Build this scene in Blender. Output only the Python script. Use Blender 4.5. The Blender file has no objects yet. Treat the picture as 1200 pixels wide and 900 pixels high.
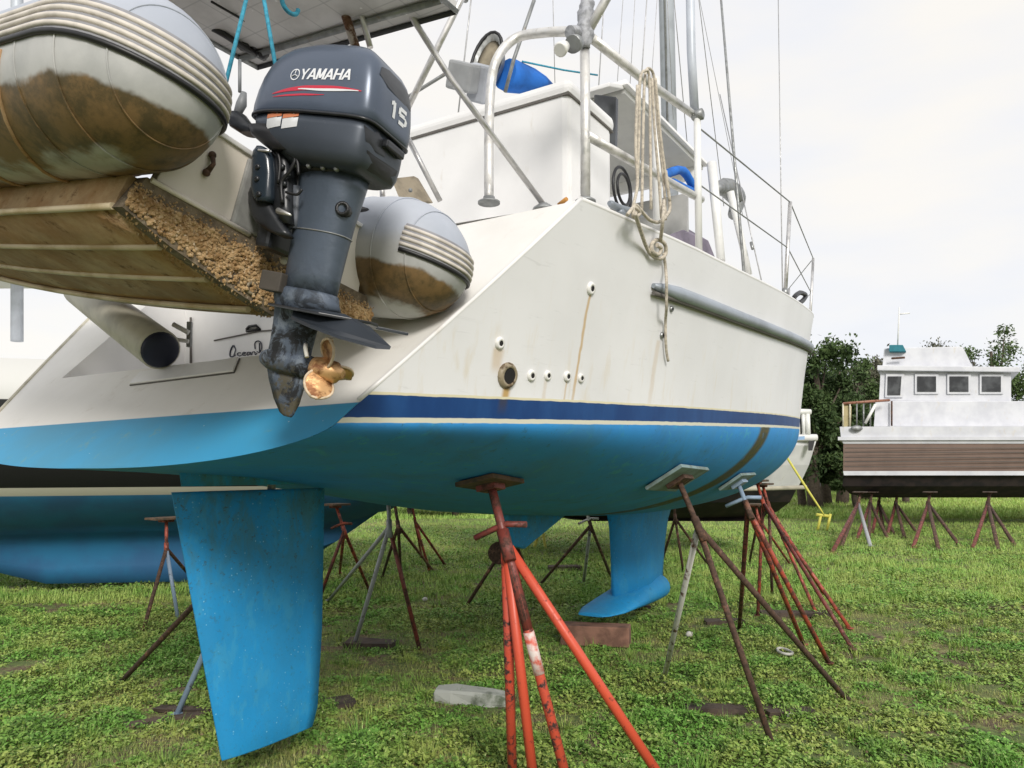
import bpy, bmesh, math, random
import numpy as np
from mathutils import Vector, Matrix, Euler
from mathutils.bvhtree import BVHTree
from mathutils.geometry import intersect_line_plane
random.seed(7); rng = np.random.default_rng(7)
SC = bpy.context.scene
COL = SC.collection
rad = math.radians

# ---------------------------------------------------------------- camera
EYE = Vector((0, 0, 1.55)); PITCH = rad(3.0); FOC = 900.0; HOR = 549.0
YC = HOR - FOC * math.tan(PITCH)
cd = bpy.data.cameras.new('camera'); cam = bpy.data.objects.new('camera', cd); COL.objects.link(cam)
cam.location = EYE; cam.rotation_euler = (rad(90) + PITCH, 0, 0)
cd.sensor_width = 36; cd.lens = FOC / 1200 * 36; cd.shift_y = (YC - 450) / 1200
cd.clip_start = 0.05; cd.clip_end = 2000
SC.camera = cam

# ---------------------------------------------------------------- world + sun
SUN_EL, SUN_AZ = rad(29), rad(166)       # azimuth clockwise from +Y
w = bpy.data.worlds.new('World'); SC.world = w; w.use_nodes = True
nt = w.node_tree; nt.nodes.clear()
def wn(t, **k):
    n = nt.nodes.new(t)
    for a_, v_ in k.items(): setattr(n, a_, v_)
    return n
sky = wn('ShaderNodeTexSky', sky_type='NISHITA', sun_disc=False, sun_elevation=SUN_EL, sun_rotation=SUN_AZ)
bg1 = wn('ShaderNodeBackground'); bg1.inputs['Strength'].default_value = 0.10
nt.links.new(sky.outputs[0], bg1.inputs['Color'])
tc = wn('ShaderNodeTexCoord'); mp = wn('ShaderNodeMapping'); mp.inputs['Scale'].default_value = (1, 1, 3.2)
mp.inputs['Rotation'].default_value = (0.0, 0.25, 0.4)
nt.links.new(tc.outputs['Generated'], mp.inputs[0])
nz = wn('ShaderNodeTexNoise'); nz.inputs['Scale'].default_value = 2.0; nz.inputs['Detail'].default_value = 6; nz.inputs['Roughness'].default_value = .5
nt.links.new(mp.outputs[0], nz.inputs['Vector'])
cr = wn('ShaderNodeValToRGB')
cr.color_ramp.elements[0].position = .32; cr.color_ramp.elements[0].color = (.80, .825, .90, 1)
cr.color_ramp.elements[1].position = .62; cr.color_ramp.elements[1].color = (.99, .955, .90, 1)
e = cr.color_ramp.elements.new(.47); e.color = (.90, .905, .935, 1)
nt.links.new(nz.outputs['Fac'], cr.inputs[0])
bg2 = wn('ShaderNodeBackground'); bg2.inputs['Strength'].default_value = 0.78
nt.links.new(cr.outputs[0], bg2.inputs['Color'])
mx = wn('ShaderNodeMixShader'); mx.inputs[0].default_value = .93
nt.links.new(bg1.outputs[0], mx.inputs[1]); nt.links.new(bg2.outputs[0], mx.inputs[2])
wo = wn('ShaderNodeOutputWorld'); nt.links.new(mx.outputs[0], wo.inputs[0])
sl = bpy.data.lights.new('sun', 'SUN'); so = bpy.data.objects.new('sun', sl); COL.objects.link(so)
sl.energy = 2.1; sl.angle = rad(15); sl.color = (1.0, .955, .89)
sd = Vector((math.sin(SUN_AZ) * math.cos(SUN_EL), math.cos(SUN_AZ) * math.cos(SUN_EL), math.sin(SUN_EL)))
so.rotation_euler = sd.to_track_quat('Z', 'Y').to_euler()
SC.view_settings.view_transform = 'Standard'; SC.view_settings.look = 'None'
SC.view_settings.exposure = 0.42; SC.view_settings.gamma = 1
SC.cycles.use_denoising = True

# ---------------------------------------------------------------- photo geometry -> world
def ray(px, py):
    x = (px - 600) / FOC; z = (YC - py) / FOC
    return Vector((x, math.cos(PITCH) - z * math.sin(PITCH), math.sin(PITCH) + z * math.cos(PITCH)))
def P(px, py, D):
    r = ray(px, py); return EYE + r * (D / r.y)
def G(px, py, z=0.0):
    r = ray(px, py); return EYE + r * ((z - EYE.z) / r.z)
AX = Vector((.53, .848, 0)).normalized(); SB = Vector((AX.y, -AX.x, 0)); CO = Vector((-1.49, 3.37, 0))
BM = Matrix(((AX.x, -SB.x, 0, CO.x), (AX.y, -SB.y, 0, CO.y), (0, 0, 1, 0), (0, 0, 0, 1)))   # boat frame: x forward, y port
BI = BM.inverted()
def BW(t, s, z): return BM @ Vector((t, -s, z))
def PS(px, py, s):      # pixel on the fore-and-aft plane s -> boat frame
    o = BI @ EYE; r = BI.to_3x3() @ ray(px, py); return o + r * ((-s - o.y) / r.y)
def PT(px, py, t):      # pixel on athwart plane t
    o = BI @ EYE; r = BI.to_3x3() @ ray(px, py); return o + r * ((t - o.x) / r.x)
def PB(px, py, D): return BI @ P(px, py, D)

# ---------------------------------------------------------------- shader helpers
class Gr:
    def __init__(s, name, rough=.5, metal=0.0, spec=.5):
        m = bpy.data.materials.new(name); m.use_nodes = True; s.m = m; s.t = m.node_tree
        s.b = s.t.nodes['Principled BSDF']; s.b.inputs['Roughness'].default_value = rough
        s.b.inputs['Metallic'].default_value = metal; s.b.inputs['Specular IOR Level'].default_value = spec
        s._o = None
    def n(s, t, **k):
        n = s.t.nodes.new(t)
        for a_, v_ in k.items(): setattr(n, a_, v_)
        return n
    def put(s, sock, v):
        if isinstance(v, bpy.types.NodeSocket): s.t.links.new(v, sock)
        elif isinstance(v, (tuple, list)) and len(v) == 3 and sock.type == 'RGBA': sock.default_value = (*v, 1)
        else: sock.default_value = v
    def obj(s):
        if not s._o: s._o = s.n('ShaderNodeTexCoord').outputs['Object']
        return s._o
    def sep(s, v=None):
        n = s.n('ShaderNodeSeparateXYZ'); s.put(n.inputs[0], v or s.obj()); return n.outputs
    def M(s, op, a=0., b=0., c=0.):
        n = s.n('ShaderNodeMath', operation=op)
        for i, v in enumerate((a, b, c)): s.put(n.inputs[i], v)
        return n.outputs[0]
    def scl(s, v, sc):
        n = s.n('ShaderNodeMapping'); s.put(n.inputs[0], v); n.inputs['Scale'].default_value = sc; return n.outputs[0]
    def noise(s, scale, detail=4, rough=.55, vec=None, dist=0.):
        n = s.n('ShaderNodeTexNoise'); s.put(n.inputs['Vector'], vec or s.obj())
        n.inputs['Scale'].default_value = scale; n.inputs['Detail'].default_value = detail; n.inputs['Roughness'].default_value = rough
        n.inputs['Distortion'].default_value = dist; return n.outputs['Fac']
    def voro(s, scale, vec=None, feature='F1'):
        n = s.n('ShaderNodeTexVoronoi', feature=feature); s.put(n.inputs['Vector'], vec or s.obj()); n.inputs['Scale'].default_value = scale
        return n.outputs['Distance']
    def rng(s, v, a, b, c=0., d=1., smooth=True):
        n = s.n('ShaderNodeMapRange', interpolation_type='SMOOTHSTEP' if smooth else 'LINEAR'); s.put(n.inputs[0], v)
        for i, q in zip((1, 2, 3, 4), (a, b, c, d)): n.inputs[i].default_value = q
        return n.outputs[0]
    def mix(s, f, a, b):
        n = s.n('ShaderNodeMix', data_type='RGBA'); s.put(n.inputs[0], f); s.put(n.inputs[6], a); s.put(n.inputs[7], b); return n.outputs[2]
    def col(s, v): s.put(s.b.inputs['Base Color'], v); return s
    def rough(s, v): s.put(s.b.inputs['Roughness'], v); return s
    def bump(s, h, st=.3, d=.01):
        n = s.n('ShaderNodeBump'); s.put(n.inputs['Height'], h); n.inputs['Strength'].default_value = st; n.inputs['Distance'].default_value = d
        s.t.links.new(n.outputs[0], s.b.inputs['Normal']); return s
def simple(name, c, rough=.5, metal=0., var=.15, sc=6., spec=.5, bump=0., bsc=60., c2=None, lo=.4, hi=.65):
    g = Gr(name, rough, metal, spec)
    d = c2 or tuple(x * (1 - var) for x in c)
    g.col(g.mix(g.rng(g.noise(sc, 5), lo, hi), c, d))
    if bump: g.bump(g.noise(bsc, 3), bump, .004)
    return g.m
def rusty(name, paint, amount=.5, rust=(.16, .055, .03), metal=0.0, sc=18.):
    g = Gr(name, .6)
    n1 = g.noise(sc, 6, .65); n2 = g.noise(sc * 4, 3)
    r2 = g.mix(g.rng(n2, .3, .7), rust, tuple(x * .45 for x in rust))
    g.col(g.mix(g.rng(n1, 1 - amount - .07, 1 - amount + .07), paint, r2))
    g.rough(g.rng(n1, 1 - amount - .1, 1 - amount + .1, .42, .85)).bump(n1, .25, .004)
    return g.m

M = {}
# ---- yacht hull: white topsides, navy boot band, white line, blue antifouling (painted zones), drips, sling mark
DRIPS = []  # (t, z, length, halfwidth, strength) filled before the material is built
WL0, WLS = 1.7076, .038
def zwl(t): return WL0 + WLS * t
def hull_mat():
    g = Gr('hull_paint', .35, 0, .32)
    X, Y, Z = g.sep()
    n1 = g.noise(1.3, 5); nf = g.noise(40, 4)
    white = g.mix(g.rng(n1, .35, .7), (.755, .755, .765), (.69, .69, .695))
    vs = g.noise(3, 5, .6, g.scl(g.obj(), (6, 6, .7)))
    low = g.rng(Z, 1.8, 2.5, 1, 0)
    white = g.mix(g.M('MULTIPLY', g.M('MULTIPLY', g.rng(vs, .52, .74), low), .38), white, (.60, .50, .32))
    scr = g.noise(5, 6, .7, g.scl(g.obj(), (1, 1, 8)), 1.)
    white = g.mix(g.M('MULTIPLY', g.rng(scr, .60, .72), .35), white, (.5, .5, .5))
    for (t, z, L, hw, st) in DRIPS:
        dz = g.M('SUBTRACT', z, Z)
        wob = g.M('MULTIPLY', g.M('SUBTRACT', g.noise(9, 2), .5), .03)
        dx = g.M('ABSOLUTE', g.M('ADD', g.M('SUBTRACT', X, t), wob))
        fall = g.rng(dx, hw * .4, hw * 1.6, 1, 0)
        along = g.M('MULTIPLY', g.rng(dz, -.012, .004), g.rng(dz, L * .5, L * 1.05, 1, 0))
        white = g.mix(g.M('MULTIPLY', g.M('MULTIPLY', fall, along), st), white, (.50, .32, .11))
    q = g.M('SUBTRACT', Z, g.M('MULTIPLY_ADD', X, WLS, WL0))     # height over the line
    q = g.M('ADD', q, g.M('MULTIPLY', g.M('SUBTRACT', g.noise(14, 2), .5), .006))
    # antifouling
    nb = g.noise(2.2, 6, .6); 
    blue = g.mix(g.rng(nb, .35, .7), (.036, .285, .66), (.038, .24, .57))
    blue = g.mix(g.M('MULTIPLY', g.rng(g.noise(3.5, 6, .65, None, .6), .52, .72), .5), blue, (.05, .17, .25))
    blue = g.mix(g.rng(g.noise(8, 7, .75, None, .8), .56, .64), blue, (.06, .33, .52))
    blue = g.mix(g.M('MULTIPLY', g.rng(g.noise(22, 7, .8), .58, .66), .7), blue, (.04, .13, .17))
    blue = g.mix(g.M('MULTIPLY', g.rng(g.noise(1.4, 5, .6), .50, .66), .45), blue, (.06, .23, .42))
    sling = g.rng(g.M('ABSOLUTE', g.M('SUBTRACT', X, g.M('MULTIPLY_ADD', Z, .5, 2.55))), .08, .17, 1, 0)
    blue = g.mix(g.M('MULTIPLY', sling, g.rng(g.noise(7, 5, .7), .26, .44)), blue, g.mix(g.rng(nf, .4, .6), (.10, .085, .03), (.05, .06, .045)))
    zb = g.M('SUBTRACT', Z, 0)
    navy = g.mix(g.rng(g.noise(6, 5, .6, g.scl(g.obj(), (1, 1, .3))), .35, .7), (.006, .042, .16), (.012, .065, .21))
    c = g.mix(g.rng(q, .0, .002, smooth=False), blue, (.62, .61, .50))
    c = g.mix(g.rng(q, .018, .020, smooth=False), c, navy)
    ex = DRIPS[1]; dxx = g.M('ABSOLUTE', g.M('ADD', g.M('SUBTRACT', X, ex[0] - .01), g.M('MULTIPLY', g.M('SUBTRACT', g.noise(12, 2), .5), .03)))
    c = g.mix(g.M('MULTIPLY', g.M('MULTIPLY', g.rng(dxx, .01, .035, 1, 0), g.rng(q, .02, .09)), .6), c, (.05, .04, .03))
    c = g.mix(g.rng(q, .094, .096, smooth=False), c, (.68, .63, .44))
    c = g.mix(g.rng(q, .103, .106, smooth=False), c, white)
    g.col(c)
    g.rough(g.M('ADD', g.rng(q, 0, .01, .62, .5), g.rng(q, .10, .12, 0, -.16))); g.bump(g.noise(6, 3), .06, .02)
    return g.m
def antifoul(name='antifouling_blue', tint=(.018, .28, .60), weed=.7):
    g = Gr(name, .62, 0, .3)
    X, Y, Z = g.sep()
    nb = g.noise(3, 6, .6)
    c = g.mix(g.rng(nb, .35, .7), tint, tuple(x * .88 for x in tint))
    up = g.rng(Z, .85, 1.40, .12, 1)
    wd = g.M('MULTIPLY', g.M('MULTIPLY', g.rng(g.noise(5, 8, .72, g.scl(g.obj(), (1.4, 1.4, .7)), .5), .40, .60), up), weed)
    c = g.mix(wd, c, (.07, .17, .14))
    c = g.mix(g.rng(g.noise(70, 3), .66, .72), c, tuple(min(1, x * .7 + .02) for x in tint))
    c = g.mix(g.M('MULTIPLY', g.rng(g.voro(34), .14, .08), g.rng(g.noise(6, 4), .46, .60)), c, (.20, .50, .66))
    c = g.mix(g.M('MULTIPLY', g.rng(g.noise(26, 5, .7), .58, .70), .55), c, (.03, .18, .28))
    c = g.mix(g.M('MULTIPLY', g.rng(g.noise(9, 6, .7, g.scl(g.obj(), (1, 1, .45))), .52, .62), .35), c, (.06, .33, .52))
    c = g.mix(g.M('MULTIPLY', g.rng(g.noise(34, 7, .8), .57, .62), g.M('MULTIPLY', g.rng(Z, .5, 1.3, .15, 1), .8)), c, (.055, .10, .085))
    g.col(c).bump(g.noise(90, 4), .25, .003)
    return g.m
M['antifoul'] = antifoul()
def gelcoat(name, c=(.79, .78, .77), d=(.70, .69, .675), rough=.35):
    g = Gr(name, rough)
    k = g.mix(g.rng(g.noise(2.2, 6, .6), .35, .7), c, d)
    k = g.mix(g.M('MULTIPLY', g.rng(g.noise(7, 7, .7, g.scl(g.obj(), (1, 1, .4))), .58, .72), .4), k, (.52, .46, .36))
    g.col(k).bump(g.noise(8, 3), .05, .01); return g.m
M['gel'] = gelcoat('white_gelcoat'); M['gel_box'] = gelcoat('box_gelcoat', (.80, .795, .79), (.74, .735, .73), .4)
M['gel_deck'] = gelcoat('deck_gelcoat', (.7, .69, .66), (.6, .59, .56), .6)
M['hardtop'] = simple('hardtop_paint', (.56, .56, .54), .5, var=.1)
M['seam'] = simple('dark_seam', (.12, .11, .10), .8)
M['black'] = simple('black_rubber', (.015, .015, .017), .45, var=.4)
M['black_pl'] = simple('black_plastic', (.02, .022, .026), .35, var=.3, sc=30)
M['dark_win'] = simple('smoked_window', (.02, .022, .025), .12, c2=(.07, .075, .08), sc=3)
def steel(name, c=(.62, .62, .62), r=.25):
    g = Gr(name, r, .85)
    k = g.mix(g.rng(g.noise(12, 5, .6), .45, .7), c, tuple(x * .75 for x in c))
    k = g.mix(g.M('MULTIPLY', g.rng(g.noise(25, 5, .7), .6, .7), .35), k, (.30, .2, .12))
    g.col(k).rough(g.rng(g.noise(20, 3), .3, .7, r * .8, r * 1.7)); return g.m
M['steel'] = steel('stainless_tube', (.66, .65, .64), .38); M['rail'] = steel('weathered_alloy_rail', (.72, .71, .69), .5)
M['dull'] = steel('dull_grey_metal', (.34, .35, .35), .5); M['wire'] = steel('rigging_wire', (.42, .42, .42), .4)
M['mast'] = simple('anodised_mast', (.56, .60, .67), .45, metal=.1, var=.15)
M['white_pipe'] = simple('white_pipe', (.78, .78, .76), .4, var=.1)
M['rubrail'] = simple('rub_rail_grey', (.36, .40, .45), .45, metal=.3, var=.25, sc=3)
M['trimcream'] = simple('cream_trim', (.66, .62, .50), .6, var=.25, sc=12)
M['bronze'] = rusty('bronze_fitting', (.30, .25, .17), .5, (.16, .11, .06))
M['plastic_white'] = simple('fitting_white', (.78, .77, .74), .4, var=.1)
M['hole'] = simple('dark_bore', (.012, .011, .01), .9)
M['rope'] = simple('weathered_rope', (.58, .52, .43), .9, var=.35, sc=60, bump=.5, bsc=220)
M['rope_blue'] = simple('blue_rope', (.05, .33, .47), .8, var=.35, sc=80, bump=.5, bsc=300)
M['canvas_blue'] = simple('blue_canvas', (.015, .16, .60), .8, var=.4, sc=5, bump=.3, bsc=30)
M['tape'] = simple('grey_tape', (.40, .41, .44), .55, var=.45, sc=30, bump=.8, bsc=60)
def panel_mat():
    g = Gr('panel_underside', .6); c = g.mix(g.rng(g.noise(5, 4), .4, .6), (.56, .55, .54), (.47, .46, .45))
    X, Y, Z = g.sep(); c = g.mix(g.rng(g.voro(15), .10, .06), c, (.70, .70, .69))
    for ax_ in (X, Y):
        fr_ = g.M('ABSOLUTE', g.M('SUBTRACT', g.M('FRACT', g.M('DIVIDE', ax_, .128)), .5)); c = g.mix(g.M('MULTIPLY', g.rng(fr_, .035, .012), .6), c, (.34, .34, .34))
    g.col(c); return g.m
M['solar_under'] = panel_mat()
M['solar_frame'] = simple('panel_frame', (.045, .045, .05), .5)
M['tan_fabric'] = simple('tan_lining', (.30, .26, .19), .9, var=.3, sc=15)
M['wood_grey'] = simple('grey_wood', (.27, .23, .17), .85, var=.35, sc=14, bump=.4)
M['wood_dark'] = simple('damp_timber', (.085, .06, .045), .9, var=.5, sc=10, bump=.6)
M['block_red'] = simple('brown_keel_block', (.25, .13, .09), .9, var=.45, sc=8, bump=.6)
M['stone'] = simple('pale_stone', (.42, .43, .39), .9, c2=(.10, .12, .08), sc=7, lo=.5, hi=.7, bump=.8, bsc=20)
M['bone'] = simple('chalky_white', (.62, .60, .54), .9, var=.3)
M['orange'] = rusty('orange_jack_paint', (.60, .085, .042), .34, (.10, .03, .025), sc=22)
M['orange2'] = rusty('orange_jack_paint_chipped', (.54, .078, .042), .45, (.07, .04, .035), sc=26)
M['maroon'] = rusty('maroon_jack_paint', (.20, .045, .035), .5, (.12, .05, .035), sc=14)
M['redrust'] = rusty('red_rust', (.36, .065, .035), .5, (.17, .055, .035), sc=12)
M['rust'] = rusty('brown_rust', (.22, .10, .06), .6, (.10, .055, .035), sc=10)
M['galv'] = rusty('galvanised_pipe', (.33, .34, .35), .36, (.15, .10, .07), sc=14)
M['greywhite'] = rusty('chipped_white_paint', (.60, .58, .54), .42, (.17, .08, .05), sc=16)
M['bluegrey'] = rusty('blue_grey_paint', (.24, .32, .42), .35, (.13, .07, .05), sc=14)
M['ply'] = simple('plywood_pad', (.13, .075, .045), .85, var=.5, sc=14, bump=.4, c2=(.05, .045, .03))
M['ply_pale'] = simple('weathered_pad', (.22, .30, .30), .9, c2=(.16, .2, .18), sc=12, bump=.4)
M['yellow'] = simple('yellow_strap', (.62, .58, .10), .6)
M['sticker'] = simple('worn_sticker', (.70, .60, .56), .6, c2=(.6, .1, .06), sc=22)

# ---------------------------------------------------------------- objects
MW = {}
def tag(o, label=None, cat=None, group=None, kind=None):
    if label: o['label'] = label
    if cat: o['category'] = cat
    if group: o['group'] = group
    if kind: o['kind'] = kind
    return o
def empty(name, mat, label, cat, group=None):
    o = bpy.data.objects.new(name, None); COL.objects.link(o)
    if isinstance(mat, (Vector, tuple)): mat = Matrix.Translation(mat)
    o.matrix_world = mat; o.empty_display_size = .1
    MW[o.name] = mat.copy(); tag(o, label, cat, group); return o
def link(name, me, m, parent=None, kind=None, label=None, smooth=None):
    if m is not None:
        for q in (m if isinstance(m, (list, tuple)) else [m]): me.materials.append(q)
    if smooth is not None:
        me.polygons.foreach_set('use_smooth', [smooth] * len(me.polygons))
    o = bpy.data.objects.new(name, me); COL.objects.link(o)
    if parent: o.parent = parent; MW[o.name] = MW[parent.name]
    else: MW[o.name] = Matrix.Identity(4)
    if kind: o['kind'] = kind
    if label: o['label'] = label
    return o
class MB:
    """collects shapes, in world or in the parent's own frame; builds ONE mesh object"""
    def __init__(s): s.v = []; s.f = []; s.sm = []
    def add(s, vs, fs, sm=False):
        b = len(s.v); s.v += [Vector(x) for x in vs]; s.f += [tuple(i + b for i in f) for f in fs]; s.sm += [sm] * len(fs); return s
    def box(s, c, size, R=None):
        R = R or Matrix.Identity(3); c = Vector(c); h = [x / 2 for x in size]
        vs = [c + R @ Vector((x * h[0], y * h[1], z * h[2])) for x in (-1, 1) for y in (-1, 1) for z in (-1, 1)]
        return s.add(vs, [(0, 1, 3, 2), (4, 6, 7, 5), (0, 4, 5, 1), (2, 3, 7, 6), (0, 2, 6, 4), (1, 5, 7, 3)])
    def hexa(s, b, t):     # 4 bottom, 4 top points
        return s.add(list(b) + list(t), [(3, 2, 1, 0), (4, 5, 6, 7), (0, 1, 5, 4), (1, 2, 6, 5), (2, 3, 7, 6), (3, 0, 4, 7)])
    def tube(s, pts, r, n=10, cap=True, flat=None):
        pts = [Vector(p) for p in pts]; k = len(pts)
        rr = r if isinstance(r, (list, tuple)) else [r] * k
        T = []
        for i in range(k):
            d = (pts[min(i + 1, k - 1)] - pts[max(i - 1, 0)]); T.append(d.normalized() if d.length > 1e-9 else Vector((0, 0, 1)))
        up = Vector((0, 0, 1)) if abs(T[0].z) < .9 else Vector((1, 0, 0))
        N = (up - T[0] * up.dot(T[0])).normalized(); vs = []
        for i in range(k):
            N = (N - T[i] * N.dot(T[i])).normalized(); Bn = T[i].cross(N)
            for j in range(n):
                an = 2 * math.pi * j / n
                vs.append(pts[i] + (N * math.cos(an) + Bn * math.sin(an)) * rr[i])
        fs = [(i * n + j, i * n + (j + 1) % n, (i + 1) * n + (j + 1) % n, (i + 1) * n + j) for i in range(k - 1) for j in range(n)]
        s.add(vs, fs, True)
        if cap:
            b = len(s.v) - len(vs)
            s.f += [tuple(b + j for j in range(n))[::-1], tuple(b + (k - 1) * n + j for j in range(n))]; s.sm += [False, False]
        return s
    def rings(s, R, closed_start=True, closed_end=True, sm=True, wrap=True):
        n = len(R[0]); k = len(R); vs = [p for r_ in R for p in r_]
        m = n if wrap else n - 1
        fs = [(i * n + j, i * n + (j + 1) % n, (i + 1) * n + (j + 1) % n, (i + 1) * n + j) for i in range(k - 1) for j in range(m)]
        b = len(s.v); s.add(vs, fs, sm)
        if closed_start: s.f.append(tuple(b + j for j in range(n))[::-1]); s.sm.append(False)
        if closed_end: s.f.append(tuple(b + (k - 1) * n + j for j in range(n))); s.sm.append(False)
        return s
    def lathe(s, c, axis, prof, n=20):      # prof: (distance along axis, radius)
        axis = Vector(axis).normalized(); up = Vector((0, 0, 1)) if abs(axis.z) < .9 else Vector((1, 0, 0))
        A = (up - axis * up.dot(axis)).normalized(); Bn = axis.cross(A); c = Vector(c)
        R = [[c + axis * d + (A * math.cos(2 * math.pi * j / n) + Bn * math.sin(2 * math.pi * j / n)) * r for j in range(n)] for d, r in prof]
        return s.rings(R, True, True)
    def ball(s, c, r, n=10, sc=(1, 1, 1)):
        prof = [(-math.cos(math.pi * i / 6), math.sin(math.pi * i / 6)) for i in range(7)]
        c = Vector(c)
        R = [[c + Vector((math.cos(2 * math.pi * j / n) * max(q, .02) * r * sc[0], math.sin(2 * math.pi * j / n) * max(q, .02) * r * sc[1], d * r * sc[2])) for j in range(n)] for d, q in prof]
        return s.rings(R)
    def jitter(s, a):
        for v in s.v: v += Vector((random.uniform(-a, a), random.uniform(-a, a), random.uniform(-a, a)))
        return s
    def build(s, name, m, parent=None, world=False, bevel=0., label=None, kind=None, fix=True):
        vs = s.v
        if world and parent: I = MW[parent.name].inverted(); vs = [I @ v for v in vs]
        me = bpy.data.meshes.new(name); me.from_pydata([tuple(v) for v in vs], [], s.f)
        me.polygons.foreach_set('use_smooth', s.sm); me.update()
        if fix or bevel:
            bm = bmesh.new(); bm.from_mesh(me)
            if bevel:
                eds = [e_ for e_ in bm.edges if len(e_.link_faces) == 2 and e_.calc_face_angle(0) > .6]
                bmesh.ops.bevel(bm, geom=eds, offset=bevel, segments=2, affect='EDGES', profile=.6, clamp_overlap=True)
            bmesh.ops.recalc_face_normals(bm, faces=bm.faces)
            bm.to_mesh(me); bm.free()
        o = link(name, me, m, parent, kind, label)
        return o
def spline(pts, n=8):
    pts = [Vector(p) for p in pts]; out = []
    q = [pts[0] * 2 - pts[1]] + pts + [pts[-1] * 2 - pts[-2]]
    for i in range(1, len(q) - 2):
        a, b, c, d = q[i - 1:i + 3]
        for k in range(n):
            u = k / n
            out.append(.5 * ((2 * b) + (c - a) * u + (2 * a - 5 * b + 4 * c - d) * u * u + (3 * b - a - 3 * c + d) * u ** 3))
    out.append(pts[-1].copy()); return out
def pchip(xs, ys):
    xs = np.array(xs, float); ys = np.array(ys, float); h = np.diff(xs); d = np.diff(ys) / h; m = np.zeros(len(xs))
    for i in range(1, len(xs) - 1):
        m[i] = 0 if d[i - 1] * d[i] <= 0 else 2 * d[i - 1] * d[i] / (d[i - 1] + d[i])
    m[0] = d[0]; m[-1] = d[-1]
    def f(x):
        i = int(np.clip(np.searchsorted(xs, x) - 1, 0, len(h) - 1)); u = (x - xs[i]) / h[i]; H = h[i]
        return float((2 * u ** 3 - 3 * u * u + 1) * ys[i] + (u ** 3 - 2 * u * u + u) * H * m[i] + (-2 * u ** 3 + 3 * u * u) * ys[i + 1] + (u ** 3 - u * u) * H * m[i + 1])
    return f
def text_mesh(txt, size, shear=0., bold=0., extrude=0.):
    cu = bpy.data.curves.new('lettering', 'FONT'); cu.body = txt; cu.size = size; cu.shear = shear; cu.offset = bold; cu.extrude = extrude
    cu.align_x = 'CENTER'; cu.align_y = 'CENTER'; cu.resolution_u = 3
    o = bpy.data.objects.new('lettering', cu); COL.objects.link(o); bpy.context.view_layer.update()
    me = bpy.data.meshes.new_from_object(o.evaluated_get(bpy.context.evaluated_depsgraph_get()))
    bpy.data.objects.remove(o); return me

# ================================================================ GROUND
def ground():
    g = Gr('grass_ground', .95, 0, .2)
    n1 = g.noise(.45, 6, .6); n2 = g.noise(2.6, 7, .7); n3 = g.noise(24, 5, .7)
    gr = g.mix(g.rng(n2, .35, .65), (.14, .19, .06), (.22, .27, .09))
    gr = g.mix(g.rng(n3, .35, .65), gr, (.09, .12, .05))
    dirt = g.mix(g.rng(n3, .35, .65), (.20, .15, .10), (.11, .08, .055))
    straw = g.mix(g.rng(n3, .4, .6), (.32, .29, .13), (.21, .20, .085))
    c = g.mix(g.rng(n1, .50, .64), gr, straw)
    c = g.mix(g.rng(g.M('ADD', n2, g.M('MULTIPLY', n3, .3)), .64, .74), c, dirt)
    X, Y, Z = g.sep()
    road = g.M('MULTIPLY', g.rng(Y, 29, 33), g.rng(Y, 40, 46, 1, 0))
    c = g.mix(g.M('MULTIPLY', road, .85), c, (.55, .48, .32))
    g.col(c).bump(n3, .7, .03)
    nx, ny = 60, 60
    xs = np.concatenate([-np.geomspace(900, 8, 20), np.linspace(-7, 9, 41), np.geomspace(10, 900, 20)])
    ys = np.concatenate([[-60, -20, -8, -3], np.linspace(0, 20, 50), np.geomspace(22, 1200, 20)])
    V = []; 
    for y in ys:
        for x in xs: V.append((x, y, gh(x, y)))
    n = len(xs); F_ = [(j * n + i, j * n + i + 1, (j + 1) * n + i + 1, (j + 1) * n + i) for j in range(len(ys) - 1) for i in range(n - 1)]
    me = bpy.data.meshes.new('ground'); me.from_pydata(V, [], F_)
    o = link('ground', me, g.m, kind='structure', smooth=True)

def gh(x, y): return .014 * math.sin(x * 1.7 + y * .9) * math.cos(y * 1.3 - x * .4) - .012
ground()

# ================================================================ YACHT
yacht = empty('sailing_yacht', BM, 'white sailing yacht with navy stripe and blue antifouled bottom, propped up on jack stands', 'sailing yacht')
Bf = pchip([0, .6, 1.1, 1.8, 3.4, 5.0, 6.2, 7.4, 8.6, 9.5, 10], [1.60, 1.665, 1.72, 1.79, 1.835, 1.74, 1.50, 1.13, .66, .25, .02])
ZS = pchip([0, .6, 1.8, 3.5, 5.0, 6.4, 8, 10], [2.61, 2.635, 2.68, 2.785, 2.92, 3.07, 3.25, 3.50])
Wf = pchip([-.4, .2, 1.0, 2.2, 3.6, 5.0, 6.4, 7.6, 8.6, 9.4], [1.20, 1.37, 1.53, 1.66, 1.70, 1.60, 1.28, .86, .42, .01])
ZB = pchip([-.4, .3, 1.2, 2.5, 4.2, 6, 7.5, 8.6, 9.4], [1.55, 1.515, 1.40, 1.225, 1.15, 1.21, 1.40, 1.70, 2.03])
def t_tr(z): return -.40 + .99 * (z - 1.55)
def t_stem(z): return 9.4 + .45 * max(0, min(1, (z - 2.05) / 1.4))
NA, NBL = 12, 30
def section(t):     # from sheer down to the keel line; full-width station at longitudinal position t
    out = []
    tw = min(t, 9.4); B = Bf(t); W = min(Wf(tw), B); zs = ZS(t); zw = zwl(tw); zb = min(ZB(tw), zw - .001)
    for i in range(NA):
        f = 1 - i / NA; out.append((W + (B - W) * f ** 1.3, zw + (zs - zw) * f))
    for i in range(NBL + 1):
        ph = math.pi / 2 * i / NBL
        out.append((W * max(0, math.cos(ph)) ** .80, zw - (zw - zb) * math.sin(ph) ** 1.15))
    return out
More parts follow.
